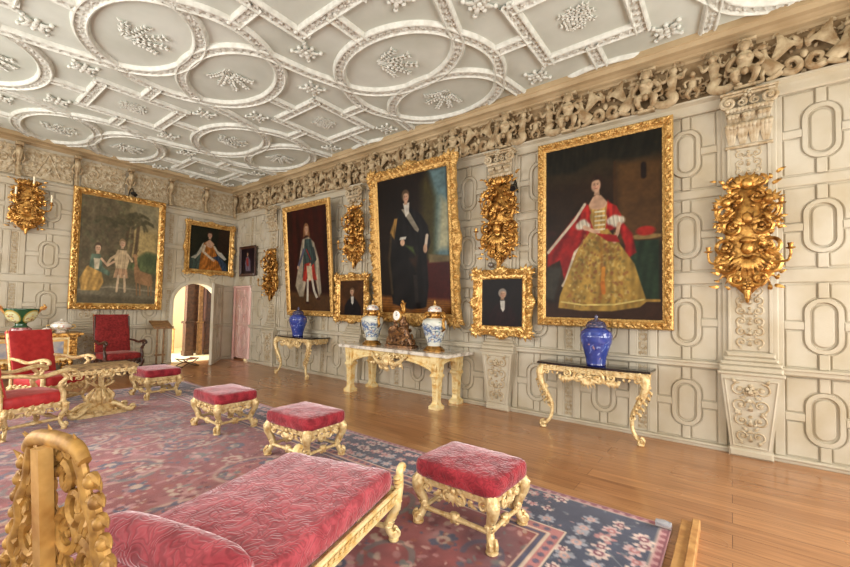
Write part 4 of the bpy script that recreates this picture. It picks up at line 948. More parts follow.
def arm_mesh(s,y,out=.22,span=.32):
    mb=MB(); mb.tube(bez([(s*.12,y,.10),(s*.2,y-.09,.16),(s*(span-.03),y-.10,out),(s*span,y-.03,out),(s*span,y+.02,out)],20),[.016,.014,.012],n=7)
    Q=np.eye(4); Q[:3,0]=(1,0,0);Q[:3,1]=(0,0,-1);Q[:3,2]=(0,1,0); Q[:3,3]=(s*span,y+.02,out); mb.M=Q
    mb.lathe([(.012,0),(.04,.012),(.045,.02),(.018,.028),(.022,.05),(.028,.07),(.012,.072)],n=12); mb.M=None
    leaf(mb,(s*.16,y-.05),-PI/2+s*.5,.1,.04,z=.16); return mb
def make_sconce(M4,label,arms,candles,sx=1,sy=1,mat='gold_old',group=None):
    o=empty('wall_sconce',tuple(M4[:3,3]),label=label,cat='sconce',group=group); L=M4.copy(); L[:3,3]=0
    Sm=np.diag([sx,sy,1,1.]); 
    b=sconce(); b2=MB(); b2.M=L@Sm
    for v in [np.vstack(b.V)]: b2.add(v,b.F)
    b2.build('carved_plate',M[mat],o)
    for s,y,sp_,out in arms:
        a=arm_mesh(s,y,out,sp_); b3=MB(); b3.M=L; b3.add(np.vstack(a.V),a.F); ao=b3.build('candle_arm',M[mat],o)
        if candles:
            c=MB(); c.M=L; c.tube([(s*sp_,y+.07,out),(s*sp_,y+.24,out)],.017,n=10,up=(0,0,1)); c.tube([(s*sp_,y+.24,out),(s*sp_,y+.255,out)],.003,n=5,up=(0,0,1)); c.build('candle',M['wax'],ao)
    return o
A4=[(-1,.28,.29,.18),(1,.28,.29,.18),(-1,-.22,.36,.20),(1,-.22,.36,.20)]
make_sconce(MR(-.15,2.54,.045),'largest carved gilt wall sconce, right of the portrait of the lady in gold',A4,False,1.0,.97)
make_sconce(MR(3.02,3.10,.045),'carved gilt wall sconce above the small portrait of the grey haired man',A4,False,1.08,1.02)
make_sconce(MR(6.50,3.20,.045),'carved gilt wall sconce above the small profile portrait',A4,False,1.02,.95)
make_sconce(MR(9.72,2.45,.045),'carved gilt wall sconce on the far pilaster near the corner of the room',A4,False,1.05,.92)
o=make_sconce(MK(1.50,3.60,.03),'gilt wall sconce with three lit-less white candles on the back wall',[(-1,.08,.20,.28),(1,.02,.34,.30),(1,.36,.06,.26)],True,.92,.76)
o['label']='gilt wall sconce holding white candles, left of the garden scene painting'
def spot(M4,label):
    o=empty('picture_light',tuple(M4[:3,3]),label=label,cat='lamp'); L=M4.copy(); L[:3,3]=0
    mb=MB(); mb.M=L; mb.tube(bez([(0,.0,-.1),(0,.12,-.04),(.02,.16,.05),(.03,.08,.1)],12),.012,n=7); mb.build('bracket',M['darkmetal'],o)
    mb=MB(); mb.M=L; mb.ball((.03,.03,.12),.06,.05,.06,n=14,m=9); mb.tube([(.03,.03,.12),(.05,-.02,.2)],[.05,.045],n=14); mb.build('lamp_head',M['darkmetal'],o); return o
spot(MK(3.27,4.235,.20),'small black picture light on top of the garden scene frame')
spot(MR(2.74,3.53,.12),'small black spotlight beside the sconce above the grey haired man')
ball=MB(); ball.M=MR(3.16,2.36,.12); ball.ball((0,0,0),.05,n=16,m=10); ball.tube([(0,0,0),(0,0,-.1)],.015); tag(ball.build('sensor_ball',M['greyball']),'small grey metal ball fitting just above the grey haired man portrait','fitting')
# ================================================================== CARPET
def carpet():
    x0,x1,y0,y1=-1.0,3.60,.36,8.95; wd,ln=x1-x0,y1-y0; nx,ny=int(wd/.0125),int(ln/.0125); a=wd/ln
    p=Paint(nx,ny,(150,92,92),a); k=1/ln; r=random.Random(8)
    p.noise(.10,26)
    def X(x): return (x-x0)*k
    def Y(y): return (y-y0)*k
    bw=.68
    fx0,fx1,fy0,fy1=x0+bw,x1-bw,y0+bw,y1-bw
    RED=(138,76,74); PINK=(170,122,120); NAVY=(78,80,98); BEI=(178,156,138); GRN=(108,108,104); BRK=(146,84,66)
    # field: arabesques, palmettes and scattered flowers
    p.poly([(X(fx0),Y(fy0)),(X(fx1),Y(fy0)),(X(fx1),Y(fy1)),(X(fx0),Y(fy1))],RED,soft=.001)
    p.noise(.08,60)
    for q in range(60):
        x=r.uniform(fx0,fx1); y=r.uniform(fy0,fy1); s=r.uniform(.12,.34)
        if fx0+s<x<fx1-s: p.ell(X(x),Y(y),s*k,s*.6*k,r.choice([(112,58,56),(120,60,58),(166,126,124),(150,112,112),(104,84,90)]),ang=r.uniform(0,3),soft=.9,a=.6)
    for q in range(16):
        x=1.3+(-.85,0,.85)[q%3]; y=fy0+.55+q*.43
        if y<fy1-.5:
            for rr,c in ((.34,BEI),(.28,NAVY),(.15,(176,140,112))): p.ell(X(x),Y(y),rr*k,rr*.8*k,c,soft=.12,ring=.07,a=.8)
    def flowr(x,y,s,c1,c2,c3=None,n=8):
        for q in range(n):
            t=2*PI*q/n+r.random(); p.ell(X(x+s*.68*math.cos(t)),Y(y+s*.68*math.sin(t)),s*.40*k,s*.26*k,c1,ang=t,soft=.4)
        p.ell(X(x),Y(y),s*.5*k,s*.5*k,c2,soft=.3); p.ell(X(x),Y(y),s*.22*k,s*.22*k,c3 or c1,soft=.4)
    def clip_(x,y,m=.1): return fx0+m<x<fx1-m and fy0+m<y<fy1-m
    for j in range(21):
        for i in range(-1,9):
            x=1.3+(i-4)*.42+(.21 if j%2 else 0); y=fy0+.2+j*.36
            if clip_(x,y,.2):
                c=[(NAVY,BEI),(PINK,NAVY),(BEI,RED),(GRN,PINK)][(i+j*2)%4]; flowr(x,y,.10,c[0],c[1],BEI)
    for q in range(44):      # great curling vine bands
        cx=r.uniform(fx0+.3,fx1-.3); cy=fy0+.3+q*(fy1-fy0-.6)/43; R=r.uniform(.22,.42); a0=r.uniform(0,6)
        c=r.choice([BEI,NAVY,GRN,(178,140,110),PINK]); pts=[(X(cx+R*(1-.5*t)*math.cos(a0+5*t)),Y(cy+R*.8*(1-.5*t)*math.sin(a0+5*t))) for t in np.linspace(0,1,16)]
        pts=[u for u in pts if X(fx0)<u[0]<X(fx1)]
        if len(pts)>2: p.stroke(pts,.045*k,c,soft=.01*k,a=.75)
    for q in range(4200):
        x=r.uniform(fx0+.03,fx1-.03); y=r.uniform(fy0+.03,fy1-.03); s=r.uniform(.012,.040); c=r.choice([BEI,PINK,NAVY,GRN,BRK,(186,150,140),(110,50,54)])
        p.ell(X(x),Y(y),s*k,s*k*r.uniform(.35,.8),c,ang=r.uniform(0,3),soft=.5,a=.8)
    # border: navy ground with pale blossoms
    for (ax,bx_,ay,by) in ((x0+.07,x1-.07,y0+.07,fy0-.07),(x0+.07,x1-.07,fy1+.07,y1-.07),(x0+.07,fx0-.07,y0+.07,y1-.07),(fx1+.07,x1-.07,y0+.07,y1-.07)):
        p.poly([(X(ax),Y(ay)),(X(bx_),Y(ay)),(X(bx_),Y(by)),(X(ax),Y(by))],(62,72,90),soft=.0008)
    cells=[]
    def rect_pts(lo,hi,cx,horizontal):
        n=int((hi-lo)/.12)
        for q in range(n+1):
            for w_,m in ((-.19,0),(0,1),(.19,0)):
                t=lo+(hi-lo)*(q+.5*m)/n
                if t>hi: continue
                cells.append((t,cx+w_) if horizontal else (cx+w_,t))
    rect_pts(x0+.2,x1-.2,y0+bw/2,True); rect_pts(x0+.2,x1-.2,y1-bw/2,True); rect_pts(y0+bw+.1,y1-bw-.1,x0+bw/2,False); rect_pts(y0+bw+.1,y1-bw-.1,x1-bw/2,False)
    for n_,(x,y) in enumerate(cells):
        x+=r.uniform(-.03,.03); y+=r.uniform(-.03,.03)
        p.stroke([(X(x),Y(y)),(X(x+r.uniform(-.12,.12)),Y(y+r.uniform(-.12,.12)))],.010*k,(130,138,140),soft=.008*k,a=.7)
        c=r.choice([((196,168,166),(168,110,110)),((206,186,176),(120,70,84)),((176,128,128),(206,190,178)),((150,154,164),(196,160,150))]); flowr(x,y,r.uniform(.045,.075),c[0],c[1],n=7)
    for q in range(2600):
        x=r.uniform(x0+.1,x1-.1); y=r.uniform(y0+.1,y1-.1)
        if fx0-.08<x<fx1+.08 and fy0-.08<y<fy1+.08: continue
        p.ell(X(x),Y(y),.016*k,.009*k,r.choice([(150,150,150),(120,130,140),(176,140,136)]),ang=r.uniform(0,3),soft=.5,a=.8)
    # guard stripes
    def frame(d,w,c):
        ax,bx_,ay,by=x0+d,x1-d,y0+d,y1-d
        for A,B in (((ax,ay),(bx_,ay)),((bx_,ay),(bx_,by)),((bx_,by),(ax,by)),((ax,by),(ax,ay))): p.stroke([(X(A[0]),Y(A[1])),(X(B[0]),Y(B[1]))],w*k,c,soft=.004*k)
    for d,w,c in ((.035,.07,(186,142,142)),(.02,.012,(120,70,80)),(.075,.012,(206,190,170)),(bw-.075,.012,(206,190,170)),(bw-.03,.075,(176,118,116)),(bw+.02,.016,(206,190,170)),(bw+.05,.03,(74,78,100)),(bw+.08,.014,(196,170,150))): frame(d,w,c)
    for q in range(int((2*(wd+ln)-8*bw)/.07)):
        pass
    n=int(ln/.085)
    for q in range(n):
        y=y0+bw*0+.05+q*.085
        for xx in (x0+.04,x1-.04): p.ell(X(xx),Y(y),.02*k,.026*k,(140,84,92),soft=.4)
        if y0+bw<y<y1-bw:
            for xx in (x0+bw-.03,x1-bw+.03): p.ell(X(xx),Y(y),.022*k,.026*k,(92,84,104),soft=.4)
    for q in range(int(wd/.085)):
        x=x0+.05+q*.085
        p.ell(X(x),Y(y0+.04),.026*k,.02*k,(140,84,92),soft=.4)
        if x0+bw<x<x1-bw:
            for yy in (y0+bw-.03,y1-bw+.03): p.ell(X(x),Y(yy),.026*k,.022*k,(92,84,104),soft=.4)
    p.noise(.12,7); p.noise(.08,120)
    o=canvas_obj('carpet',p,wd,ln,M['rug'],None,None,z=.014,thick=.013); o.location=((x0+x1)/2,y0,0)
    tag(o,'large faded red oriental carpet with a dark blue flowered border, under the stools','carpet'); return o
carpet()
b=MB(); b.box(-3.4,0,0,.05,0,.075,.006); b.box(-3.4,-.0,.05,.12,0,.045,.004)
tag(b.build('edge_board',M['boardwood'],loc=(3.71,.19,0),smooth=False),'varnished wooden board lying along the near end of the carpet','board')
b=MB(); b.tube([(0,-.05,.03),(0,.05,.03)],.028,n=10); b.ball((0,0,.04),.04,.06,.02,n=10,m=5); tag(b.build('clear_clip',mkmat('clear_plastic',(225,225,230),.1,spec=.8,trans=.6),loc=(3.53,.41,.012)),'small clear plastic clip on the carpet corner','clip')

# ================================================================== STOOLS
def cushion(mb,w,d,z0,z1,n=26,pw=5,dome=.02,seed=0):
    """upholstered pad: superellipse plan, bulging sides and softly domed top"""
    U=np.linspace(0,2*PI,n*4,endpoint=False); rings=[]
    h=z1-z0
    sec=[(.96,0),(.99,.10),(1.0,.35),(1.0,.62),(.99,.82),(.972,.94),(.94,1.0)]+[(q,1.0) for q in (.8,.68,.52,.36,.2,.06)]
    V=[]
    for s,t in sec:
        for u in U:
            c,q=math.cos(u),math.sin(u); rr=(abs(c)**pw+abs(q)**pw)**(-1/pw); x=c*rr*s*w/2; y=q*rr*s*d/2
            z=z0+t*h+(dome*(1-(min(1,s)/.95)**2) if t>=1 else 0)
            nz=.004*mnoise.noise(Vector((x*9+seed,y*9,z*9))); V.append((x*(1+nz),y*(1+nz),z+nz*1.5))
    m=len(U); mb.grid(np.array(V).reshape(len(sec),m,3),closev=True)
    k=len(sec)-1; base=len(V); mb.F.append(tuple(mb.n-m+j for j in range(m))); mb.F.append(tuple(mb.n-base+j for j in range(m))[::-1])
def apron(mb,p0,p1,z0,z1,seed=0,out=(0,0,0),drop=.05,th=.016):
    """carved rail between two corners: local frame with scrolls and leaves and a scalloped lower edge"""
    p0=np.array(p0,float);p1=np.array(p1,float); L=np.linalg.norm(p1-p0); d=(p1-p0)/L; o=np.array(out,float)
    save=mb.M; A=np.eye(4); A[:3,0]=d; A[:3,1]=(0,0,1); A[:3,2]=np.cross(d,(0,0,1)); 
    if A[:3,2]@o<0: A[:3,0]=-d; A[:3,2]=-A[:3,2]; A[:3,3]=p1
    else: A[:3,3]=p0
    mb.M=A if save is None else save@A
    mb.box(0,L,z0,z1,-.02,.008,.004)
    n=max(3,int(L/.09))
    for k in range(n):
        x=L*(k+.5)/n; c=abs(k-(n-1)/2)/(n/2); zz=(z0+z1)/2
        leaf(mb,(x-.03,zz+.012),.5,.07,.032,z=.012); leaf(mb,(x+.03,zz-.012),PI-.5,.07,.032,z=.012); leaf(mb,(x,z0),-PI/2+(.5 if k%2 else -.5),.05+.03*(1-c),.03,z=.0); mb.ball((x,zz,.016),.014,.014,.010,n=6,m=4)
    for s in (-1,1):
        scrollC(mb,(L/2+s*.055,z0-drop*.4),.04,PI/2,-s*1.2,.013,z=.005); leaf(mb,(L/2+s*.1,z0-.01),-PI/2+s*1.1,.1,.035,z=.0)
        scrollC(mb,(L/2+s*(L/2-.06),z0-.02),.035,PI/2,s*1.2,.012,z=.0)
    for k in range(5): leaf(mb,(L/2,z0+.01),-PI/2+(k-2)*.45,drop*1.3,.03,z=.012)
    mb.ball((L/2,z0+.02,.02),.022,.028,.02,n=8,m=5)
    mb.M=save
def sleg(mb,x,y,ox,oy,z1,s=1.0,th=.026):
    """scrolled leg: bulging knee out along (ox,oy), in at the ankle, curled foot"""
    o=np.array([ox,oy,0.])/math.hypot(ox,oy); P=lambda a,z:np.array([x,y,0])+o*a+np.array([0,0,z])
    mb.tube(bez([P(.0,z1),P(.028,z1*.84),P(.018,z1*.66),P(-.025,z1*.46),P(-.02,z1*.28),P(.015,z1*.13),P(.03,.045)],26),[th*1.25,th*1.45,th*1.1,th*.85,th*.8,th*1.0,th*1.15],n=9,up=(1,0,0))
    # knee scroll and foot scroll
    side=np.cross(o,(0,0,1))
    for (a,z,R,t0,tn) in ((.03,z1*.86,.032,PI*.1,1.2),(.022,.052,.036,PI/2,-1.3),(-.022,z1*.42,.024,PI,1.2)):
        sp_=spiral((0,0),R,R*.25,t0,tn,14); pts=np.array([P(a+q[0],z+q[1]) for q in sp_])
        for sd in (-1,1): mb.tube(pts+side*sd*th*.65,[th*.42,th*.3],n=6,up=side)
        mb.tube([P(a,z)-side*th*1.1,P(a,z)+side*th*1.1],R*.5,n=8)
    for k in range(5):
        zz=z1*(.80-.09*k); mb.tube(bez([P(.02-.012*k,zz),P(.055-.014*k,zz-.02),P(.045-.014*k,zz-.05)],7),[.012,.016,.004],n=5)
    mb.lathe([(th*1.0,0),(th*1.25,.008),(th*1.2,.02),(th*.8,.026)],c=(x+o[0]*.02,y+o[1]*.02,0),n=12)
def make_stool(w=.56,d=.70,h=.49,label=''):
    o=empty('footstool',(0,0,0),label=label,cat='stool',group=None); top=h-.13
    mb=MB(); cushion(mb,w,d,top,h-.012,dome=.022,pw=9); mb.build('cushion',M['velvet'],o,angle=80)
    ix,iy=w/2-.055,d/2-.055
    mb=MB(); R=[(-ix,-iy),(ix,-iy),(ix,iy),(-ix,iy)]
    for k,(ou) in enumerate(((0,-1,0),(1,0,0),(0,1,0),(-1,0,0))):
        a,b_=R[k],R[(k+1)%4]; apron(mb,(*a,0),(*b_,0),top-.065,top+.004,out=ou,drop=.075)
    mb.build('carved_apron',M['gold_pale'],o)
    for sx in (-1,1):
        for sy in (-1,1):
            mb=MB(); sleg(mb,sx*ix,sy*iy,sx,sy,top,th=.034); mb.build('leg',M['gold_pale'],o)
    for k in range(4):
        a,b_=np.array(R[k])*.95,np.array(R[(k+1)%4])*.95; mb=MB(); m=(a+b_)/2
        mb.tube([(*a,.115),(*(a*.7+b_*.3),.118),(*m,.12),(*(a*.3+b_*.7),.118),(*b_,.115)],[.019,.016,.026,.016,.019],n=8)
        if k%2==0 or True:
            for q in range(6): t=2*PI*q/6; dd=(b_-a)/np.linalg.norm(b_-a); leaf_c=np.array([*m,.12])+np.array([dd[0]*.04*math.cos(t),dd[1]*.04*math.cos(t),.03*math.sin(t)]); mb.ball(leaf_c,.020,.020,.016,n=7,m=4)
            mb.ball((*m,.125),.035,.035,.04,n=9,m=6)
        mb.build('stretcher',M['gold_pale'],o)
    return o
st=make_stool(label='gilt stool with a crimson damask cushion, nearest one, on the blue flowered border')
sts=[(2.66,1.565,0,None),(2.70,3.66,.06,'gilt stool with a crimson damask cushion, just behind the foot end of the daybed'),(2.64,5.32,.0,'gilt stool with a crimson damask cushion, third back along the carpet edge'),(2.72,7.93,.03,'gilt stool with a crimson damask cushion, farthest back in front of the lectern')]
for k,(x,y,rz,lb) in enumerate(sts):
    o=st if k==0 else copy_tree(st); o.location=(x,y,.014); o.rotation_euler=(0,0,rz); o['group']='gilt stools along the carpet edge'
    if lb: o['label']=lb

# ================================================================== DAYBED
RZ=math.atan2(.285,1)
bed=empty('daybed',(0,0,0),label='long gilt daybed with a rose damask cushion and carved openwork headboard',cat='daybed')
BL,BW_=1.73,.88      # local: x from 0 (foot end) to -BL (head), y 0..BW_
bed.location=(2.13,1.85,.014); bed.rotation_euler=(0,0,RZ)
mb=MB(); mb.M=mat4((1,0,0),(0,1,0),(0,0,1),(-BL/2-.02,BW_/2,0)); cushion(mb,BL-.02,BW_-.0,.36,.50,n=70,pw=26,dome=.010); mb.build('cushion',M['velvet_bed'],bed,angle=80)
mb=MB()
mb.box(-BL,0,-.005,.035,.27,.345,.01); mb.box(-BL,0,BW_-.035,BW_+.005,.27,.345,.01); mb.box(-.035,.005,0,BW_,.27,.345,.01); mb.box(-BL-.03,-BL+.01,0,BW_,.27,.345,.01)
mb.tube([(-BL,-.012,.345),(0,-.012,.345)],.016,n=8); mb.tube([(-BL,-.012,.275),(0,-.012,.275)],.011,n=6); mb.tube([(.012,0,.345),(.012,BW_,.345)],.016,n=8)
A=mat4((1,0,0),(0,0,1),(0,-1,0),(0,-.008,0)); mb.M=A
n=34
for k in range(n):
    x=-BL+BL*(k+.5)/n; leaf(mb,(x-.02,.30),.6,.05,.022,z=.002); leaf(mb,(x+.02,.318),PI+.6,.05,.022,z=.002); mb.ball((x,.31,.004),.009,.009,.006,n=6,m=4)
mb.M=mat4((0,1,0),(0,0,1),(1,0,0),(.008,0,0))
for k in range(15):
    x=BW_*(k+.5)/15; leaf(mb,(x-.02,.30),.6,.05,.022,z=.002); leaf(mb,(x+.02,.318),PI+.6,.05,.022,z=.002)
mb.M=None; mb.build('carved_rail',M['cream_gold'],bed)
for (x,y,ox,oy) in ((-.02,.02,1,-1),(-.02,BW_-.02,1,1),(-BL*.5,.02,0.01,-1),(-BL*.5,BW_-.02,.01,1),(-BL+.03,.02,-1,-1),(-BL+.03,BW_-.02,-1,1)):
    mb=MB(); sleg(mb,x,y,ox,oy,.30,th=.028); mb.build('leg',M['cream_gold'],bed)
for y in (-.01,BW_+.01):      # curled finials at the foot corners
    mb=MB(); mb.tube(bez([(.0,y,.27),(.02,y,.36),(.03,y,.42),(.03,y,.465),(.06,y,.49),(.095,y,.475),(.085,y,.445)],22),[.032,.034,.028,.026,.024,.02,.014],n=9,up=(0,1,0))
    for k in range(4): mb.ball((.012-.006*k,y,.34+.03*k),.036,.03,.016,n=8,m=4)
    mb.build('finial',M['cream_gold'],bed)
mb=MB()     # stretcher between the legs
mb.tube([(-.03,.04,.10),(-.03,BW_-.04,.10)],.018,n=8); mb.tube([(-.03,BW_/2,.10),(-BL+.03,BW_/2,.10)],.018,n=8); mb.build('stretcher',M['cream_gold'],bed)
# bolster
mb=MB(); yy=np.linspace(.02,BW_-.02,18); P=np.c_[np.full(18,-1.33),yy,np.full(18,.555)]; mb.tube(P,[.055,.088,.096,.10,.10,.10,.10,.10,.096,.088,.055],n=22,up=(0,0,1)); mb.build('bolster',M['velvet_bed'],bed,angle=70)
# headboard: raked openwork panel, local frame x across (bed y), y up, z towards the sitter
rake=.06; hb=mat4((0,.80,0),(-math.sin(rake)*1.03,0,math.cos(rake)*1.03),(math.cos(rake),0,math.sin(rake)),(-BL+.03,BW_/2,.305))
mb=MB(); mb.M=hb
def hw_at(y): return np.interp(y,[0,.2,.32,.42,.52,.62,.72,.80],[.40,.41,.40,.345,.30,.27,.22,.17])
for s in (-1,1):       # outer scrolling stiles
    mb.tube(bez([(s*.385,0,0),(s*.40,.12,0),(s*.385,.26,0),(s*.33,.34,.01),(s*.325,.42,0),(s*.27,.50,0),(s*.265,.58,0),(s*.215,.64,0),(s*.19,.72,0),(s*.16,.78,0)],44),[.034,.038,.034,.028,.03,.026,.028,.024,.024,.026],n=9,up=(0,0,1),flat=.7)
    for (c,R,a0,tn) in (((.34,.33),.065,-PI/2,1.4),((.275,.48),.05,-PI/2,1.4),((.225,.62),.045,-PI/2,1.3),((.36,.16),.06,-PI/2,1.3)):
        scrollC(mb,(s*c[0],c[1]),R,a0,tn*s,.020,z=0)
    for k in range(12):
        y=.05+.06*k; mb.ball((s*(hw_at(y)+.012),y,0),.026,.024,.022,n=8,m=5,); leaf(mb,(s*hw_at(y)*.93,y),PI/2-s*1.2,.085,.05,z=.0,lift=.1,curl=-s*.9,th=.7)
mb.tube(bez([(-.20,.765,0),(-.14,.805,0),(0,.815,0),(.14,.805,0),(.20,.765,0)],20),[.022,.026,.028,.026,.022],n=10,up=(0,0,1),flat=.9)
mb.tube([(-.38,.03,0),(.38,.03,0)],.032,n=8)
mb.build('headboard_frame',M['gold_back'],bed)
mb=MB(); mb.M=hb; r=random.Random(21)
for s in (-1,1):
    for (c,R,a0,tn,th) in (((.13,.14),.11,PI/2,-1.5,.022),((.27,.12),.085,PI,1.3,.02),((.24,.30),.085,0,-1.3,.02),((.10,.33),.09,-PI/2,1.4,.022),((.19,.45),.07,PI/2,-1.3,.018),((.08,.52),.075,PI/2,1.4,.02),((.14,.62),.055,-PI/2,-1.3,.017),((.07,.70),.05,PI/2,-1.3,.016)):
        scrollC(mb,(s*c[0],c[1]),R,a0 if s>0 else PI-a0,tn*s,th,z=0)
    for k in range(90):
        y=r.uniform(.04,.76); x=r.uniform(.08,.90)*hw_at(y); a=r.uniform(.2,2.4)
        leaf(mb,(s*x,y),a if s>0 else PI-a,r.uniform(.07,.13),r.uniform(.03,.05),z=r.uniform(-.008,.012),lift=.2,curl=r.uniform(-1.2,1.2),th=.6)
flower(mb,(0,.34),.07,z=.02); flower(mb,(0,.74),.06,z=.02)
mb.build('openwork_carving',M['gold_back'],bed)
mb=MB(); mb.M=hb; mb.box(-.027,.027,.0,.80,-.055,-.015); mb.build('back_brace',M['gold_smooth'],bed,smooth=False)

# ================================================================== ARMCHAIRS
def armchair(label,cloth,wood,w=.66,d=.62,sh=.47,bh=1.15,cw='scroll'):
    """local: sitter faces -y; origin at the floor under the seat centre"""
    o=empty('armchair',(0,0,0),label=label,cat='chair')
    mb=MB(); cushion(mb,w-.04,d,sh-.13,sh,dome=.03,pw=8); mb.build('seat',M[cloth],o,angle=80)
    rk=.19; c,s=math.cos(rk),math.sin(rk); B=mat4((1,0,0),(0,s,c),(0,-c,s),(0,d/2-.0,sh+.02))
    mb=MB(); mb.M=B; L=(bh-sh-.02)/c
    n=20; U=np.linspace(-1,1,n); Vv=np.linspace(0,1,18); F=np.array([[((w-.06)/2*u,v*L-.02,.045+.022*(1-u**6)*(1-(2*v-1)**6)+.004*mnoise.noise(Vector((u*3,v*5,1)))) for v in Vv] for u in U]); Bk=F.copy(); Bk[:,:,2]=-.03
    mb.grid(F); mb.grid(Bk[::-1])
    edge=[(0,j) for j in range(18)]+[(i,17) for i in range(1,n)]+[(n-1,j) for j in range(16,-1,-1)]+[(i,0) for i in range(n-2,0,-1)]
    E_=np.array([[F[i,j],Bk[i,j]] for i,j in edge]); mb.grid(E_,closeu=True); mb.build('backrest',M[cloth],o,angle=60)
    # brass nails down both edges of the back
    for sx in (-1,1):
        mb=MB(); mb.M=B; mb.tube([(sx*(w-.05)/2,v,.02) for v in np.linspace(0,L,33)],[.003,.009]+[.003,.009]*15+[.003],n=6); mb.build('nail_trim',M['gold_old'],o)
    for sx in (-1,1):
        mb=MB(); x=sx*(w/2-.01)
        mb.tube(bez([(x*.93,d/2+.01,sh+.26),(x*1.02,d/4,sh+.245),(x*1.06,-.02,sh+.215),(x*1.04,-d/2+.06,sh+.26),(x*1.06,-d/2-.04,sh+.25),(x*1.06,-d/2-.07,sh+.215),(x*1.05,-d/2-.03,sh+.20)],26),[.022,.024,.026,.03,.028,.022,.014],n=9,up=(1,0,0)); mb.build('armrest',M[wood],o)
        mb=MB(); mb.tube(bez([(x*1.03,-d/2+.08,sh+.235),(x*1.05,-d/2+.03,sh+.17),(x*1.0,-d/2+.09,sh+.09),(x*1.0,-d/2+.05,sh-.02),(x,-d/2+.05,sh-.12)],20),[.022,.028,.024,.03,.03],n=9,up=(1,0,0)); 
        sp_=spiral((0,0),.035,.01,0,1.3,12); mb.tube([(x*1.03,-d/2+.06+q[0],sh+.1+q[1]) for q in sp_],.012,n=6,up=(1,0,0)); mb.build('arm_support',M[wood],o)
        for sy in (-1,1):
            mb=MB(); 
            if sy>0: mb.tube([(x*.93,d/2+.02,.012),(x*.93,d/2,.2),(x*.93,d/2+.0,sh),(x*.93,d/2+.10,bh-.05)],.021,n=8)
            sleg(mb,x*.94,sy*(d/2-.04),sx,sy,sh-.12,th=.025); mb.build('leg',M[wood],o)
    mb=MB(); ix,iy=w/2-.035,d/2-.03; R=[(-ix,-iy),(ix,-iy),(ix,iy),(-ix,iy)]
    for k,ou in enumerate(((0,-1,0),(1,0,0),(0,1,0),(-1,0,0))): apron(mb,(*R[k],0),(*R[(k+1)%4],0),sh-.185,sh-.125,out=ou)
    mb.build('carved_rail',M[wood],o)
    mb=MB()
    for k in range(4):
        a,b_=np.array(R[k])*.95,np.array(R[(k+1)%4])*.95; m=(a+b_)/2; mb.tube([(*a,.13),(*m,.135),(*b_,.13)],[.017,.022,.017],n=8); mb.ball((*m,.135),.04,.04,.028,n=8,m=5)
    mb.build('stretcher',M[wood],o)
    return o
def face_dir(o,fx,fy): o.rotation_euler=(0,0,math.atan2(fy,fx)+PI/2)
c1=armchair('gilt armchair with a red silk seat at the left edge, nearest of the armchairs','silk','gold_pale'); c1.location=(.93,6.88,.014); face_dir(c1,.97,.26)
c2=copy_tree(c1); c2['label']='gilt armchair with an upright red silk back and brass nails, behind the nearest armchair'; c2.location=(1.42,8.30,.014); face_dir(c2,.5,-.86)
c3=armchair('dark red velvet armchair with dark wooden arms against the back wall','redfab','darkwood',w=.72,d=.6,sh=.50,bh=1.34); c3.location=(2.93,10.72,0); face_dir(c3,.12,-.99)

# ================================================================== SMALL TABLE, LECTERN, CABINET
tb=empty('pedestal_table',(1.76,7.14,.014),label='low carved gilt pedestal table between the armchairs and the farthest stool',cat='table'); tb.rotation_euler=(0,0,.05)
mb=MB(); mb.box(-.38,.38,-.21,.21,.665,.70,.012); mb.box(-.36,.36,-.19,.19,.70,.712,.006); mb.build('tabletop',mkmat('worn_gilt_top',(172,142,98),.5,metal=.2,var=(120,92,62),vscale=18),tb,smooth=False)
mb=MB()
for k,(a,b_,ou) in enumerate((((-.36,-.19),(.36,-.19),(0,-1,0)),((.36,-.19),(.36,.19),(1,0,0)),((.36,.19),(-.36,.19),(0,1,0)),((-.36,.19),(-.36,-.19),(-1,0,0)))): apron(mb,(*a,0),(*b_,0),.60,.655,out=ou)
mb.build('carved_apron',M['gold_pale'],tb)
mb=MB()
mb.lathe([(.05,.14),(.11,.17),(.13,.22),(.10,.29),(.055,.34),(.07,.37),(.04,.40),(.03,.44),(.036,.50),(.03,.56),(.06,.60)],n=20,fn=lambda a,t:1+.10*np.sin(a*6))
for k in range(8):
    a=2*PI*k/8; mb.tube(bez([(.12*math.cos(a),.12*math.sin(a),.17),(.15*math.cos(a),.15*math.sin(a),.26),(.08*math.cos(a),.08*math.sin(a),.36)],10),[.02,.026,.012],n=6)
for k in range(4):
    a=PI/4+PI/2*k; mb.tube(bez([(.05*math.cos(a),.05*math.sin(a),.40),(.16*math.cos(a),.12*math.sin(a),.46),(.13*math.cos(a),.1*math.sin(a),.55),(.26*math.cos(a),.16*math.sin(a),.61)],16),[.018,.02,.016],n=6)
mb.build('stem',M['gold_pale'],tb)
mb=MB()
for s in (-1,1):
    for q in (-1,1):
        mb.tube(bez([(s*.05,q*.04,.17),(s*.18,q*.10,.13),(s*.27,q*.14,.06),(s*.33,q*.15,.045),(s*.37,q*.15,.08),(s*.33,q*.15,.10),(s*.31,q*.15,.07)],24),[.045,.04,.036,.034,.03,.022,.012],n=8)
        for k in range(5): leaf_p=(s*(.1+.05*k),q*(.07+.02*k),.15-.02*k); mb.ball(leaf_p,.03,.03,.026,n=7,m=4)
mb.box(-.28,.28,-.13,.13,0,.055,.015); mb.lathe([(.13,.05),(.14,.09),(.10,.13),(.06,.16)],n=16,sx=1.5)
for k in range(16): a=2*PI*k/16; mb.ball((.22*math.cos(a),.15*math.sin(a),.07),.028,.028,.03,n=7,m=4)
mb.build('scrolled_base',M['gold_pale'],tb)

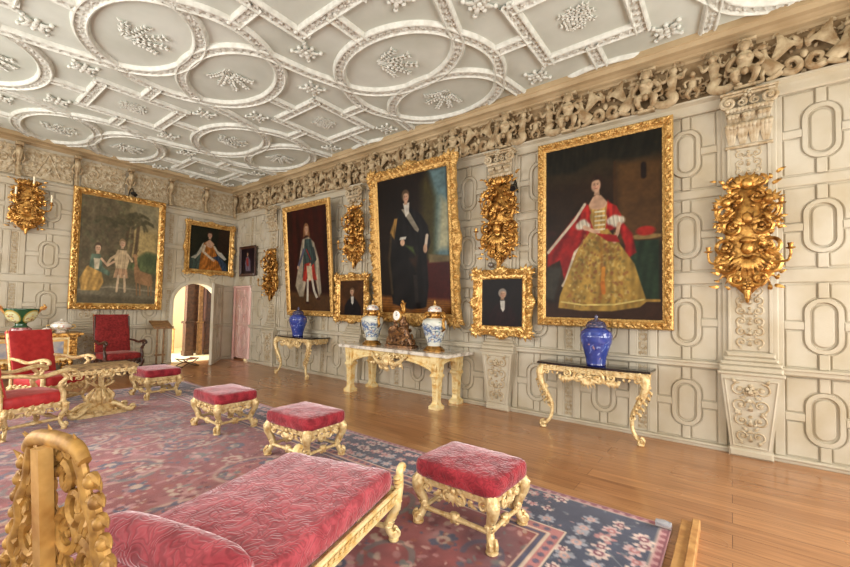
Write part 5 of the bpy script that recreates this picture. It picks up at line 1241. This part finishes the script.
lc=empty('lectern',(3.93,11.30,0),label='narrow wooden lectern with a sloping top, left of the arched doorway',cat='lectern')
mb=MB(); mb.tube([(-.07,0,.05),(-.07,0,1.02)],.022,n=8); mb.tube([(.07,0,.05),(.07,0,1.02)],.022,n=8); mb.box(-.11,.11,-.03,.03,.3,.34); mb.build('post',M['midwood'],lc)
mb=MB(); mb.add([(-.21,-.20,.98),(.21,-.20,.98),(.21,.17,1.14),(-.21,.17,1.14),(-.21,-.20,1.0),(.21,-.20,1.0),(.21,.17,1.165),(-.21,.17,1.165)],[(3,2,1,0),(4,5,6,7),(0,1,5,4),(1,2,6,5),(2,3,7,6),(3,0,4,7)]); mb.box(-.21,.21,-.225,-.195,.975,1.035); mb.build('reading_top',M['midwood'],lc,smooth=False)
mb=MB()
for s in (-1,1): mb.tube(bez([(s*.05,0,.10),(s*.13,-.04,.07),(s*.18,-.10,.02)],10),.02,n=7); mb.tube(bez([(s*.05,0,.10),(s*.10,.08,.07),(s*.15,.15,.02)],10),.02,n=7)
mb.build('foot',M['darkwood'],lc)
xs=empty('folding_stool',(4.50,11.12,0),label='low crossed dark wooden folding stool at the right of the lectern',cat='stool'); xs.rotation_euler=(0,0,.25); xs.scale=(.85,.85,.6)
mb=MB()
for y in (-.15,.15):
    for s in (-1,1): mb.tube(bez([(s*.26,y,.015),(s*.14,y,.10),(-s*.1,y,.2),(-s*.24,y,.33)],12),.018,n=7)
for s in (-1,1): mb.tube([(s*.24,-.18,.33),(s*.24,.18,.33)],.02,n=8); mb.tube([(s*.26,-.17,.02),(s*.26,.17,.02)],.02,n=8)
mb.build('crossed_legs',M['darkwood'],xs)
mb=MB(); t=np.linspace(-.24,.24,9); mb.grid(np.array([[(x,y,.345-.05*(1-(x/.24)**2)) for y in (-.15,.15)] for x in t])); mb.grid(np.array([[(x,y,.335-.05*(1-(x/.24)**2)) for y in (-.15,.15)] for x in t])[::-1]); mb.build('seat',M['redfab'],xs)

cb=empty('gilt_cabinet',(1.18,11.48,0),label='wide gilt cabinet with painted front panels standing against the back wall at the left',cat='cabinet')
mb=MB(); mb.box(-1.12,1.12,-.30,.32,.36,.86); mb.build('body',M['cream_gold'],cb,smooth=False)
mb=MB(); mb.box(-1.22,1.22,-.38,.34,.885,.93,.0); mb.box(-1.17,1.17,-.34,.33,.85,.89); mb.build('top_slab',M['gold_old'],cb,smooth=False)
mb=MB(); mb.M=mat4((1,0,0),(0,0,1),(0,-1,0),(0,-.30,0))
for x in (-1.06,-.36,.36,1.06):
    scrollwork(mb,x,.40,.84,.06,int(x*10)+20,z=.01,th=.012); mb.box(x-.06,x+.06,.37,.85,0,.012,.004)
mb.M=mat4((0,1,0),(0,0,1),(1,0,0),(1.12,0,0)); mb.box(-.3,-.2,.37,.85,0,.012,.004); mb.M=None
for x in np.linspace(-1.15,1.15,30): mb.ball((x,-.345,.868),.03,.02,.018,n=7,m=4)
mb.build('gilt_mounts',M['gold_old'],cb)
pm=mkmat('painted_panel',(128,134,150),.4,var=(206,186,150),vscale=5,detail=6)
for x in (-.71,0,.71):
    mb=MB(); mb.M=mat4((1,0,0),(0,0,1),(0,-1,0),(0,-.30,0)); mb.box(x-.26,x+.26,.42,.80,0,.010,.004); f=mb.build('door',M['gold_smooth'],cb,smooth=False)
    mb=MB(); mb.M=mat4((1,0,0),(0,0,1),(0,-1,0),(0,-.311,0)); mb.box(x-.20,x+.20,.46,.76,0,.006,.004); mb.build('painted_panel',pm,f,smooth=False)
for x in (-1.02,-.35,.35,1.02):
    for y in (-.24,.24):
        mb=MB(); sleg(mb,x,y,1 if x>0 else -1,-1 if y<0 else 1,.36,th=.034); mb.build('leg',M['gold_old'],cb)
mb=MB(); apron(mb,(-1.0,-.28,0),(1.0,-.28,0),.31,.36,out=(0,-1,0),drop=.09); mb.build('carved_apron',M['gold_old'],cb)

# ---- pots on the cabinet
def colored_lathe(name,prof,n,painter,mat,parent,sx=1,sy=1,loc=None,fn=None,M4=None):
    prof=np.asarray(prof,float); m=96; ns=90; t=np.r_[0,np.cumsum(np.linalg.norm(np.diff(prof,axis=0),axis=1))]; q=np.linspace(0,t[-1],ns); P=np.c_[np.interp(q,t,prof[:,0]),np.interp(q,t,prof[:,1])]
    # smooth
    for _ in range(2): P[1:-1]=(P[:-2]+2*P[1:-1]+P[2:])/4
    a=np.linspace(0,2*PI,m,endpoint=False); rr=P[:,0][:,None]*(fn(a)[None] if fn is not None else 1)
    V=np.stack([rr*np.cos(a)*sx,rr*np.sin(a)*sy,np.repeat(P[:,1][:,None],m,1)],-1)
    mb=MB(); mb.M=M4; mb.grid(V,closev=True); mb.F.append(tuple(range(m))[::-1]); mb.F.append(tuple((ns-1)*m+j for j in range(m)))
    o=mb.build(name,mat,parent,angle=60); L=painter.lin(); jj=np.clip((np.arange(ns)/ns*painter.ny).astype(int),0,painter.ny-1); ii=(np.arange(m)/m*painter.nx).astype(int)
    C=np.ones((ns*m,4)); C[:,:3]=L[jj][:,ii].reshape(-1,3); ca=o.data.color_attributes.new('Col','FLOAT_COLOR','POINT'); ca.data.foreach_set('color',C.ravel())
    if loc is not None: o.location=loc
    return o
r=random.Random(5)
gp_=Paint(96,90,(30,74,44),2.0)
for cx in (.25,.75,1.25,1.75):
    gp_.ell(cx,.62,.2,.22,(206,206,160),soft=.15); gp_.ell(cx,.62,.21,.23,(200,160,70),soft=.1,ring=.06)
    for _ in range(26): gp_.ell(cx+r.uniform(-.14,.14),.62+r.uniform(-.14,.14),.02,.015,r.choice([(220,190,90),(150,120,60),(170,90,90)]),soft=.5)
gp_.poly([(0,0),(2,0),(2,.22),(0,.22)],(170,110,110),.02)
for _ in range(50): gp_.ell(r.uniform(0,2),r.uniform(0,.2),.04,.03,r.choice([(220,180,170),(120,50,60),(230,220,200)]),soft=.4)
bw_=empty('porcelain_bowl',(1.46,11.38,.93),label='green and gold porcelain bowl with shell handles on the gilt cabinet',cat='bowl')
colored_lathe('bowl',[(.15,0),(.19,.03),(.18,.08),(.10,.13),(.10,.17),(.20,.20),(.27,.28),(.29,.36),(.30,.39),(.285,.395),(.26,.36)],96,gp_,M['glaze'],bw_,sx=1.05,sy=.62)
for s in (-1,1):
    mb=MB(); mb.tube(bez([(s*.27,0,.32),(s*.33,0,.38),(s*.40,0,.43),(s*.37,0,.46)],12),[.05,.045,.05,.02],n=8,flat=.5)
    for k in range(5): mb.ball((s*(.33+.02*k),0,.40+.015*math.sin(k*2)),.028,.04,.025,n=7,m=4)
    mb.build('shell_handle',mkmat('coral_shell',(176,92,60),.3,var=(206,160,84),vscale=20),bw_)
bw_.scale=(.86,.86,1.3)
wp=Paint(96,90,(232,226,214),2.0)
for _ in range(120): wp.ell(r.uniform(0,2),r.uniform(.1,.85),r.uniform(.02,.05),r.uniform(.015,.04),r.choice([(176,92,92),(110,130,90),(196,150,80),(120,120,150)]),soft=.5,a=.8)
wp.stroke([(0,.62),(2,.62)],.03,(196,150,70)); wp.stroke([(0,.12),(2,.12)],.03,(196,150,70))
for nm,(x,y),s,lb,ct in (('tureen',(2.08,11.42),.74,'large lidded flowered porcelain tureen at the right end of the gilt cabinet','tureen'),('sauce_bowl',(1.83,11.30),.34,'small flowered porcelain sauce bowl left of the large tureen','bowl')):
    e_=empty(nm,(x,y,.93),label=lb,cat=ct)
    colored_lathe('pot',[(.10*s,0),(.12*s,.02*s),(.09*s,.05*s),(.17*s,.10*s),(.22*s,.17*s),(.215*s,.22*s),(.22*s,.235*s),(.19*s,.24*s)],96,wp,M['glaze'],e_,sx=1.1,sy=.8)
    colored_lathe('lid',[(.20*s,.235*s),(.20*s,.25*s),(.15*s,.30*s),(.06*s,.335*s),(.02*s,.35*s),(.03*s,.37*s),(.01*s,.40*s)],96,wp,M['glaze'],e_,sx=1.1,sy=.8)
    for q in (-1,1):
        mb=MB(); mb.tube(bez([(q*.22*s,0,.12*s),(q*.31*s,0,.15*s),(q*.30*s,0,.22*s),(q*.22*s,0,.22*s)],12),.014*s,n=6); mb.build('handle',M['gold_smooth'],e_)

# ================================================================== CONSOLE TABLES (right wall; local x along -y, y out from wall = -x)
def con(name,label,yc,xf=.0):
    o=empty(name,(W-.02,yc,0),label=label,cat='table'); o.rotation_euler=(0,0,-PI/2)   # local x -> -Y, local y -> +X ; room side is -y
    return o
def cleg(mb,x,y,z1,s,ti=1,th=.036,out=.06):
    """broad cabriole scroll leg of a rococo console, s=+-1 outward along x"""
    P=lambda a,z,b=0:(x+s*a,y-b,z)
    mb.tube(bez([P(0,z1),P(.05,z1-.06,.02),P(.04,z1-.20,.03),P(-.03,z1-.36,.01),P(-.10,z1-.52,-.02),P(-.10,.18,-.02),P(-.05,.08,0),P(.0,.05,.02)],34),[th*1.2,th*1.5,th*1.25,th*1.0,th*.8,th*.65,th*.7,th*.8],n=10,up=(0,1,0),flat=1.1)
    for (a,z,R,t0,tn,b) in ((.04,z1-.10,.055,0,1.4,.03),(.0,z1-.30,.05,PI,-1.3,.02),(.0,.055,.045,PI/2,-1.4,.02),(-.10,.30,.03,0,1.2,0)):
        sp_=spiral((0,0),R,R*.25,t0 if s>0 else PI-t0,tn*s,16)
        for dy in (-.02,.02): mb.tube([(x+s*a+q[0],y-b+dy,z+q[1]) for q in sp_],[th*.35,th*.25],n=6,up=(0,1,0))
    for k in range(6):
        z=z1-.12-.07*k; a=np.interp(z,[z1-.52,z1-.36,z1-.2,z1],[-.1,-.03,.04,.0]); mb.tube(bez([(x+s*(a+.02),y,z),(x+s*(a+.07),y-.01,z-.02),(x+s*(a+.06),y-.01,z-.07)],7),[.014,.02,.004],n=5); mb.tube(bez([(x+s*a,y-.03,z),(x+s*a,y-.065,z-.02),(x+s*a,y-.05,z-.07)],7),[.014,.018,.004],n=5)
    mb.lathe([(.035,0),(.045,.01),(.04,.03),(.02,.04)],c=(x,y-.02,0),n=12)
def rococo(label,yc,w,dep,h=.905,top='black'):
    o=con('console_table',label,yc)
    mb=MB(); n=20; xs_=np.linspace(-w/2,w/2,n*2+1)
    prof=lambda x:-dep+.05*abs(math.sin(x/w*PI*2))**.0*(0)+.035*math.cos(x/w*2*PI*1)*-1 if False else -dep*(1-.10*(abs(2*x/w))**3)
    pts=[(x,prof(x)) for x in xs_]+[(w/2,0),(-w/2,0)]; mb.prism(pts,h-.028,h,.006); mb.build('tabletop',M[top],o,angle=30)
    mb=MB(); d2=dep-.05
    apron(mb,(-w/2+.08,-d2,0),(w/2-.08,-d2,0),h-.11,h-.03,out=(0,-1,0),drop=.16,th=.02)
    apron(mb,(w/2-.06,-d2,0),(w/2-.06,-.01,0),h-.10,h-.03,out=(1,0,0),drop=.06); apron(mb,(-w/2+.06,-d2,0),(-w/2+.06,-.01,0),h-.10,h-.03,out=(-1,0,0),drop=.06)
    mb.M=mat4((1,0,0),(0,0,1),(0,-1,0),(0,-d2-.015,0))
    for s in (-1,1):
        scrollC(mb,(s*.12,h-.15),.075,PI/2,-s*1.3,.022,z=.01); scrollC(mb,(s*.28,h-.12),.055,PI/2,s*1.3,.018,z=.01); scrollC(mb,(s*.06,h-.21),.04,0,s*1.2,.014,z=.01)
        for k in range(7): leaf(mb,(s*(.05+.055*k),h-.13-.01*(k%2)),-PI/2+s*(1.2-.25*k),.12,.05,z=.01,lift=.4)
    for k in range(7): leaf(mb,(0,h-.15),-PI/2+(k-3)*.38,.14,.045,z=.02,lift=.5)
    flower(mb,(0,h-.13),.05,z=.03); mb.M=None
    mb.build('carved_apron',M['gold_pale'],o)
    for s in (-1,1):
        mb=MB(); cleg(mb,s*(w/2-.10),-d2+.03,h-.05,s); mb.build('leg',M['gold_pale'],o)
    return o
rococo('gilt rococo console table with a black top below the portrait of the lady in gold',1.49,1.42,.52)
o2=rococo('gilt rococo console table with a black top, the farther one near the corner door',8.0,1.38,.60)
# marble topped console with arches
mc=con('console_table','large cream and gilt console table with a veined marble top on arched supports',4.80)
w_,dp,hh_=2.56,.80,.895
mb=MB(); mb.prism([(-w_/2,-dp),(w_/2,-dp),(w_/2,0),(-w_/2,0)],hh_-.055,hh_,.012); mb.build('marble_top',M['marble'],mc,angle=30)
LX,LY=1.02,.70
mb=MB()
def archrail(mb,p0,p1,z0,z1,rise,out):
    """rail with a round arched opening beneath, given as a thick plate"""
    p0=np.array(p0,float);p1=np.array(p1,float); L=np.linalg.norm(p1-p0); d=(p1-p0)/L; A=np.eye(4); A[:3,0]=d; A[:3,1]=(0,0,1); A[:3,2]=np.cross(d,(0,0,1)); A[:3,3]=p0; mb.M=A
    n=28; t=np.linspace(0,PI,n); arc=[(L/2-L/2*math.cos(q),z0-rise+rise*math.sin(q)) for q in t]
    G=lambda zf:np.array([[(x,z,zf) for x,z in arc],[(x,z1,zf) for x,z in arc]])
    mb.grid(G(.03)); mb.grid(G(-.03)[::-1]); mb.grid(np.array([[(x,z,-.03) for x,z in arc],[(x,z,.03) for x,z in arc]]))
    for zf in (.03,-.03): mb.tube([(x,z+.015,zf) for x,z in arc],.016,n=6,up=(0,0,1)); mb.tube([(x,min(z+.06,z1-.02),zf) for x,z in arc],.010,n=6,up=(0,0,1)); mb.tube([(0,z1-.02,zf),(L,z1-.02,zf)],.018,n=6,up=(0,0,1))
    for k in range(22):
        q=PI*(k+.5)/22; x=L/2-L/2*math.cos(q); z=z0-rise+rise*math.sin(q)+.038
        for zf in (.034,-.034): leaf(mb,(x,z),q+PI/2+1.0,.05,.024,z=zf)
    mb.M=None
archrail(mb,(-LX,-LY,0),(LX,-LY,0),.74,.84,.26,(0,-1,0)); archrail(mb,(LX,-LY,0),(LX,-.06,0),.74,.84,.20,(1,0,0)); archrail(mb,(-LX,-.06,0),(-LX,-LY,0),.74,.84,.20,(-1,0,0))
mb.box(-LX-.04,LX+.04,-LY-.04,-.02,.80,.842); mb.build('arched_frieze',M['cream_gold'],mc,angle=35)
for sx in (-1,1):
    for y in (-LY,-.12):
        mb=MB(); x=sx*LX; s4=math.sqrt(2)*.5
        mb.lathe([(.13*s4*2*.7,0),(.13*s4*2*.7,.05),(.10,.07),(.075,.10),(.07,.14),(.085,.45),(.095,.50),(.12,.52),(.12,.55),(.095,.57),(.10,.60),(.115,.78),(.12,.84)],c=(x,y,0),n=4,a0=PI/4)
        for a in range(4):
            c_,s_=math.cos(a*PI/2),math.sin(a*PI/2); nv=np.array([c_,s_,0]); tv=np.array([-s_,c_,0])
            mb.M=mat4(tv,(0,0,1),np.cross(tv,(0,0,1)),(x,y,0)); 
            for k in range(6): leaf(mb,(-.02,.15+.055*k),PI/2-.4,.06,.022,z=.056+.002*k); leaf(mb,(.02,.15+.055*k),PI/2+.4,.06,.022,z=.056+.002*k)
            for k in range(3): leaf(mb,((k-1)*.03,.58),PI/2,.16,.035,z=.075,lift=.6)
            mb.M=None
        mb.build('leg',M['cream_gold'],mc,angle=35)
mb=MB(); mb.M=mat4((1,0,0),(0,0,1),(0,-1,0),(0,-LY-.03,0)); r=random.Random(9)
for s in (-1,1):
    mb.tube(bez([(s*.06,.66,.05),(s*.18,.64,.06),(s*.30,.70,.05),(s*.42,.80,.03)],16),[.05,.045,.035,.02],n=8,up=(0,0,1))
    scrollC(mb,(s*.14,.60),.07,0,s*1.3,.024,z=.04); scrollC(mb,(s*.30,.76),.05,PI,-s*1.2,.018,z=.03); scrollC(mb,(s*.10,.76),.05,PI,-s*1.2,.018,z=.03)
    for k in range(10): leaf(mb,(s*r.uniform(.04,.38),r.uniform(.62,.80)),r.uniform(0,6),.11,.045,z=.04,lift=.5)
mb.ball((0,.67,.09),.065,.085,.06,n=12,m=8); mb.ball((0,.655,.15),.018,.03,.02,n=6,m=4)
for k in range(9): leaf(mb,(0,.69),PI/2+(k-4)*.35,.16,.05,z=.06,lift=.5)
for k in range(5): leaf(mb,(0,.60),-PI/2+(k-2)*.35,.11,.04,z=.06,lift=.4)
mb.build('mask_carving',M['gold_pale'],mc)

# ================================================================== VASES AND THE CLOCK
bp=Paint(96,90,(50,66,138),2.0); bp.noise(.12,14)
for _ in range(40): bp.ell(r.uniform(0,2),r.uniform(.2,.8),r.uniform(.02,.05),r.uniform(.01,.02),r.choice([(150,166,214),(96,116,190),(196,150,130),(30,40,110)]),soft=.6,ang=r.uniform(0,3),a=.8)
for _ in range(10):
    x=r.uniform(0,1.8); y=r.uniform(.25,.6); bp.stroke([(x,y),(x+.06,y+.08),(x+.05,y+.16),(x+.12,y+.22)],.012,(126,146,206)); 
bp.poly([(0,.0),(2,0),(2,.06),(0,.06)],(24,34,96),.01)
lp=Paint(96,90,(60,58,84),2.0); lp.noise(.25,30)
for _ in range(60): lp.ell(r.uniform(0,2),r.uniform(.05,.6),.04,.03,r.choice([(110,110,140),(36,36,70),(140,110,110)]),soft=.5,a=.7)
def blue_jar(x,y,z,lb):
    o=empty('lidded_jar',(x,y,z),label=lb,cat='vase',group='blue lidded jars')
    colored_lathe('jar_body',[(.115,0),(.125,.01),(.12,.03),(.13,.10),(.165,.22),(.198,.32),(.205,.39),(.19,.45),(.145,.49),(.115,.505),(.115,.52)],96,bp,M['glaze'],o)
    l=colored_lathe('jar_lid',[(.13,.505),(.135,.52),(.128,.545),(.10,.585),(.05,.61),(.02,.62),(.028,.64),(.024,.665),(.005,.68)],96,lp,M['glaze'],o); return o
blue_jar(5.665,1.44,.905,'dark blue porcelain jar with a domed lid on the console below the lady in gold')
blue_jar(5.60,8.0,.905,'dark blue porcelain jar with a domed lid on the far console table')
vp=Paint(120,110,(206,208,196),2.0); vp.noise(.05,12)
for _ in range(40):
    x=r.uniform(-.2,1.9); y=r.uniform(.15,.74); pts=[(x+.09*t+.05*math.sin(5*t+x),y+.05*math.sin(4*t+y*9)) for t in np.linspace(0,3,14)]
    vp.poly([(u[0],u[1]+.03) for u in pts[:8]]+[(u[0],u[1]-.03) for u in pts[:8]][::-1],r.choice([(96,128,176),(132,156,190),(150,172,196)]),.02,a=.8); vp.stroke(pts,.010,(52,66,108),soft=.008)
for _ in range(30): vp.ell(r.uniform(0,2),r.uniform(.15,.8),.03,.02,r.choice([(70,96,150),(190,140,110),(100,130,110)]),soft=.5,a=.8)
vl=Paint(96,90,(222,216,204),2.0)
for _ in range(40): vl.ell(r.uniform(0,2),r.uniform(.1,.6),.05,.04,r.choice([(176,96,80),(96,120,160),(150,110,80)]),soft=.4,a=.8)
def ming(x,y,lb):
    o=empty('porcelain_vase',(x,y,.895),label=lb,cat='vase',group='blue and white vases on the marble console')
    mb=MB(); mb.lathe([(.15,0),(.155,.02),(.13,.035),(.12,.055),(.10,.07),(.095,.08)],n=28); mb.build('gilt_base',M['gold_old'],o)
    colored_lathe('vase_body',[(.09,.07),(.095,.10),(.115,.18),(.145,.28),(.172,.38),(.178,.44),(.165,.49),(.12,.52),(.10,.53)],120,vp,M['glaze'],o)
    mb=MB(); mb.lathe([(.105,.525),(.11,.54),(.085,.56),(.08,.60),(.095,.62),(.095,.63)],n=28); mb.build('gilt_collar',M['gold_old'],o)
    colored_lathe('vase_lid',[(.095,.63),(.10,.64),(.095,.68),(.07,.715),(.03,.73),(.02,.735)],96,vl,M['glaze'],o)
    mb=MB(); mb.lathe([(.022,.73),(.028,.745),(.012,.76),(.018,.775),(.004,.82)],n=12); mb.build('finial',M['gold_smooth'],o)
    for s in (-1,1):
        mb=MB(); mb.tube(bez([(0,s*.10,.56),(0,s*.17,.62),(0,s*.215,.56),(0,s*.19,.46),(0,s*.21,.36),(0,s*.17,.32)],22),[.014,.022,.02,.018,.02,.01],n=7,up=(1,0,0))
        for k in range(5): mb.ball((0,s*(.20-.01*k),.60-.05*k),.02,.018,.024,n=6,m=4)
        mb.build('scroll_handle',M['gold_old'],o)
    o.rotation_euler=(0,0,-.25); o.scale=(1.22,1.22,1.06); return o
ming(5.58,4.06,'blue and white lidded vase with gilt scroll handles, right of the clock'); ming(5.58,5.56,'blue and white lidded vase with gilt scroll handles, left of the clock')
ck=empty('mantel_clock',(5.60,4.80,.895),label='dark bronze figural clock with white dial between two blue and white vases',cat='clock'); ck.rotation_euler=(0,0,-PI/2); ck.scale=(1.2,1.1,1.32)
mb=MB(); mb.prism([(-.27,-.11),(.27,-.11),(.24,.10),(-.24,.10)],0,.04,.01); r2=random.Random(6)
for k in range(60):
    t=r2.random(); z=.05+.28*t; hw=.24*(1-t*.72); x=r2.uniform(-hw,hw); y=r2.uniform(-.09,.05); mb.ball((x,y,z),r2.uniform(.02,.045),r2.uniform(.02,.04),r2.uniform(.02,.05),n=7,m=5)
for s in (-1,1):       # reclining figures on the flanks
    mb.tube(bez([(s*.08,-.06,.30),(s*.13,-.08,.22),(s*.20,-.08,.12),(s*.25,-.09,.05)],14),[.04,.05,.035,.02],n=8); mb.ball((s*.10,-.07,.36),.03,.03,.036,n=8,m=6); mb.tube(bez([(s*.09,-.08,.30),(s*.16,-.12,.26),(s*.20,-.1,.20)],8),.015,n=6); mb.tube(bez([(s*.15,-.09,.16),(s*.10,-.13,.10),(s*.12,-.13,.05)],8),.024,n=6)
for k in range(26): a=r2.uniform(0,6.28); mb.tube(bez([(r2.uniform(-.18,.18),-.09,r2.uniform(.06,.2)),(r2.uniform(-.2,.2),-.12,r2.uniform(.06,.24)),(r2.uniform(-.22,.22),-.10,r2.uniform(.06,.22))],7),[.012,.014,.004],n=5)
mb.lathe([(.06,.30),(.075,.36),(.06,.40),(.05,.43)],n=16,sy=.7); mb.build('bronze_group',M['gilt_clock'],ck)
mb=MB(); A=mat4((1,0,0),(0,0,1),(0,-1,0),(-.06,-.055,.44)); mb.M=A; mb.lathe([(.075,-.03),(.085,0),(.085,.015),(.07,.03)],n=28); mb.build('clock_case',M['gold_smooth'],ck)
mb=MB(); mb.M=A; mb.lathe([(.066,.02),(.066,.034),(.05,.037)],n=28); d_=mb.build('dial',M['dial'],ck)
mb=MB(); mb.M=A; mb.tube([(0,0,.040),(.0,.045,.040)],.004,n=4,up=(0,0,1)); mb.tube([(0,0,.040),(.03,.012,.040)],.004,n=4,up=(0,0,1)); mb.build('clock_hand',M['black'],d_)
mb=MB(); mb.ball((0,0,.52),.03,.025,.035,n=9,m=6); mb.tube(bez([(0,0,.48),(.03,0,.52),(.02,0,.58),(.05,0,.62)],10),[.03,.024,.012],n=7); mb.tube(bez([(0,0,.55),(-.03,0,.60),(-.01,0,.66)],8),[.018,.02,.006],n=6); mb.ball((0,0,.63),.02,.02,.03,n=8,m=5); mb.build('crest_figure',M['gold_old'],ck)

# ================================================================== LIGHT AND CAMERA
def area(name,loc,rot,sx,sy,e,col):
    l=bpy.data.lights.new(name,'AREA'); l.shape='RECTANGLE'; l.size=sx; l.size_y=sy; l.energy=e; l.color=col; o=bpy.data.objects.new(name,l); COL.objects.link(o); o.location=loc; o.rotation_euler=rot; return o
for q in WIN_E: area('window_daylight',((q[0]+q[1])/2,YN-.1,(WZ0+WZF)/2),(PI/2,0,0),q[1]-q[0],WZF-WZ0,145*(q[1]-q[0]),(1,.97,.93))
for q in WIN_L: area('window_daylight',(XL-.1,(q[0]+q[1])/2,(WZ0+WZ1)/2),(PI/2,0,-PI/2),q[1]-q[0],WZ1-WZ0,(50 if q[0]<4 else 185)*(q[1]-q[0]),(1,.97,.93))
area('hall_daylight',(3.25,D+1.6,1.9),(PI/2,0,-PI/2-.5),2.2,2.4,900,(1,.98,.94))
area('passage_daylight',(W+1.2,11.3,1.6),(PI/2,0,PI/2),.8,1.8,20,(1,.78,.7))
wd=bpy.data.worlds.new('sky'); SC.world=wd; wd.use_nodes=True; bg=wd.node_tree.nodes['Background']; bg.inputs['Color'].default_value=(.86,.92,1,1); bg.inputs['Strength'].default_value=1.2
cam=bpy.data.cameras.new('camera'); co=bpy.data.objects.new('camera',cam); COL.objects.link(co); SC.camera=co
F_=Vector((.79293373,.60825477,.03580824)); R_=Vector((.60789708,-.79372735,.02140156)); U_=Vector((-.04143959,-.00479771,.99912949))
R_=(R_-F_*R_.dot(F_)).normalized(); U_=R_.cross(F_).normalized()
if U_.z<0: U_=-U_
m=Matrix((( R_.x,U_.x,-F_.x,0),(R_.y,U_.y,-F_.y,0),(R_.z,U_.z,-F_.z,CAMH),(0,0,0,1))); co.matrix_world=m
cam.sensor_width=36; cam.lens=399.338/850*36; cam.shift_y=(293.94-283.5)/850; cam.clip_start=.05; cam.clip_end=60
SC.view_settings.view_transform='Standard'; SC.view_settings.look='None'; SC.view_settings.gamma=1; SC.view_settings.exposure=-0.80
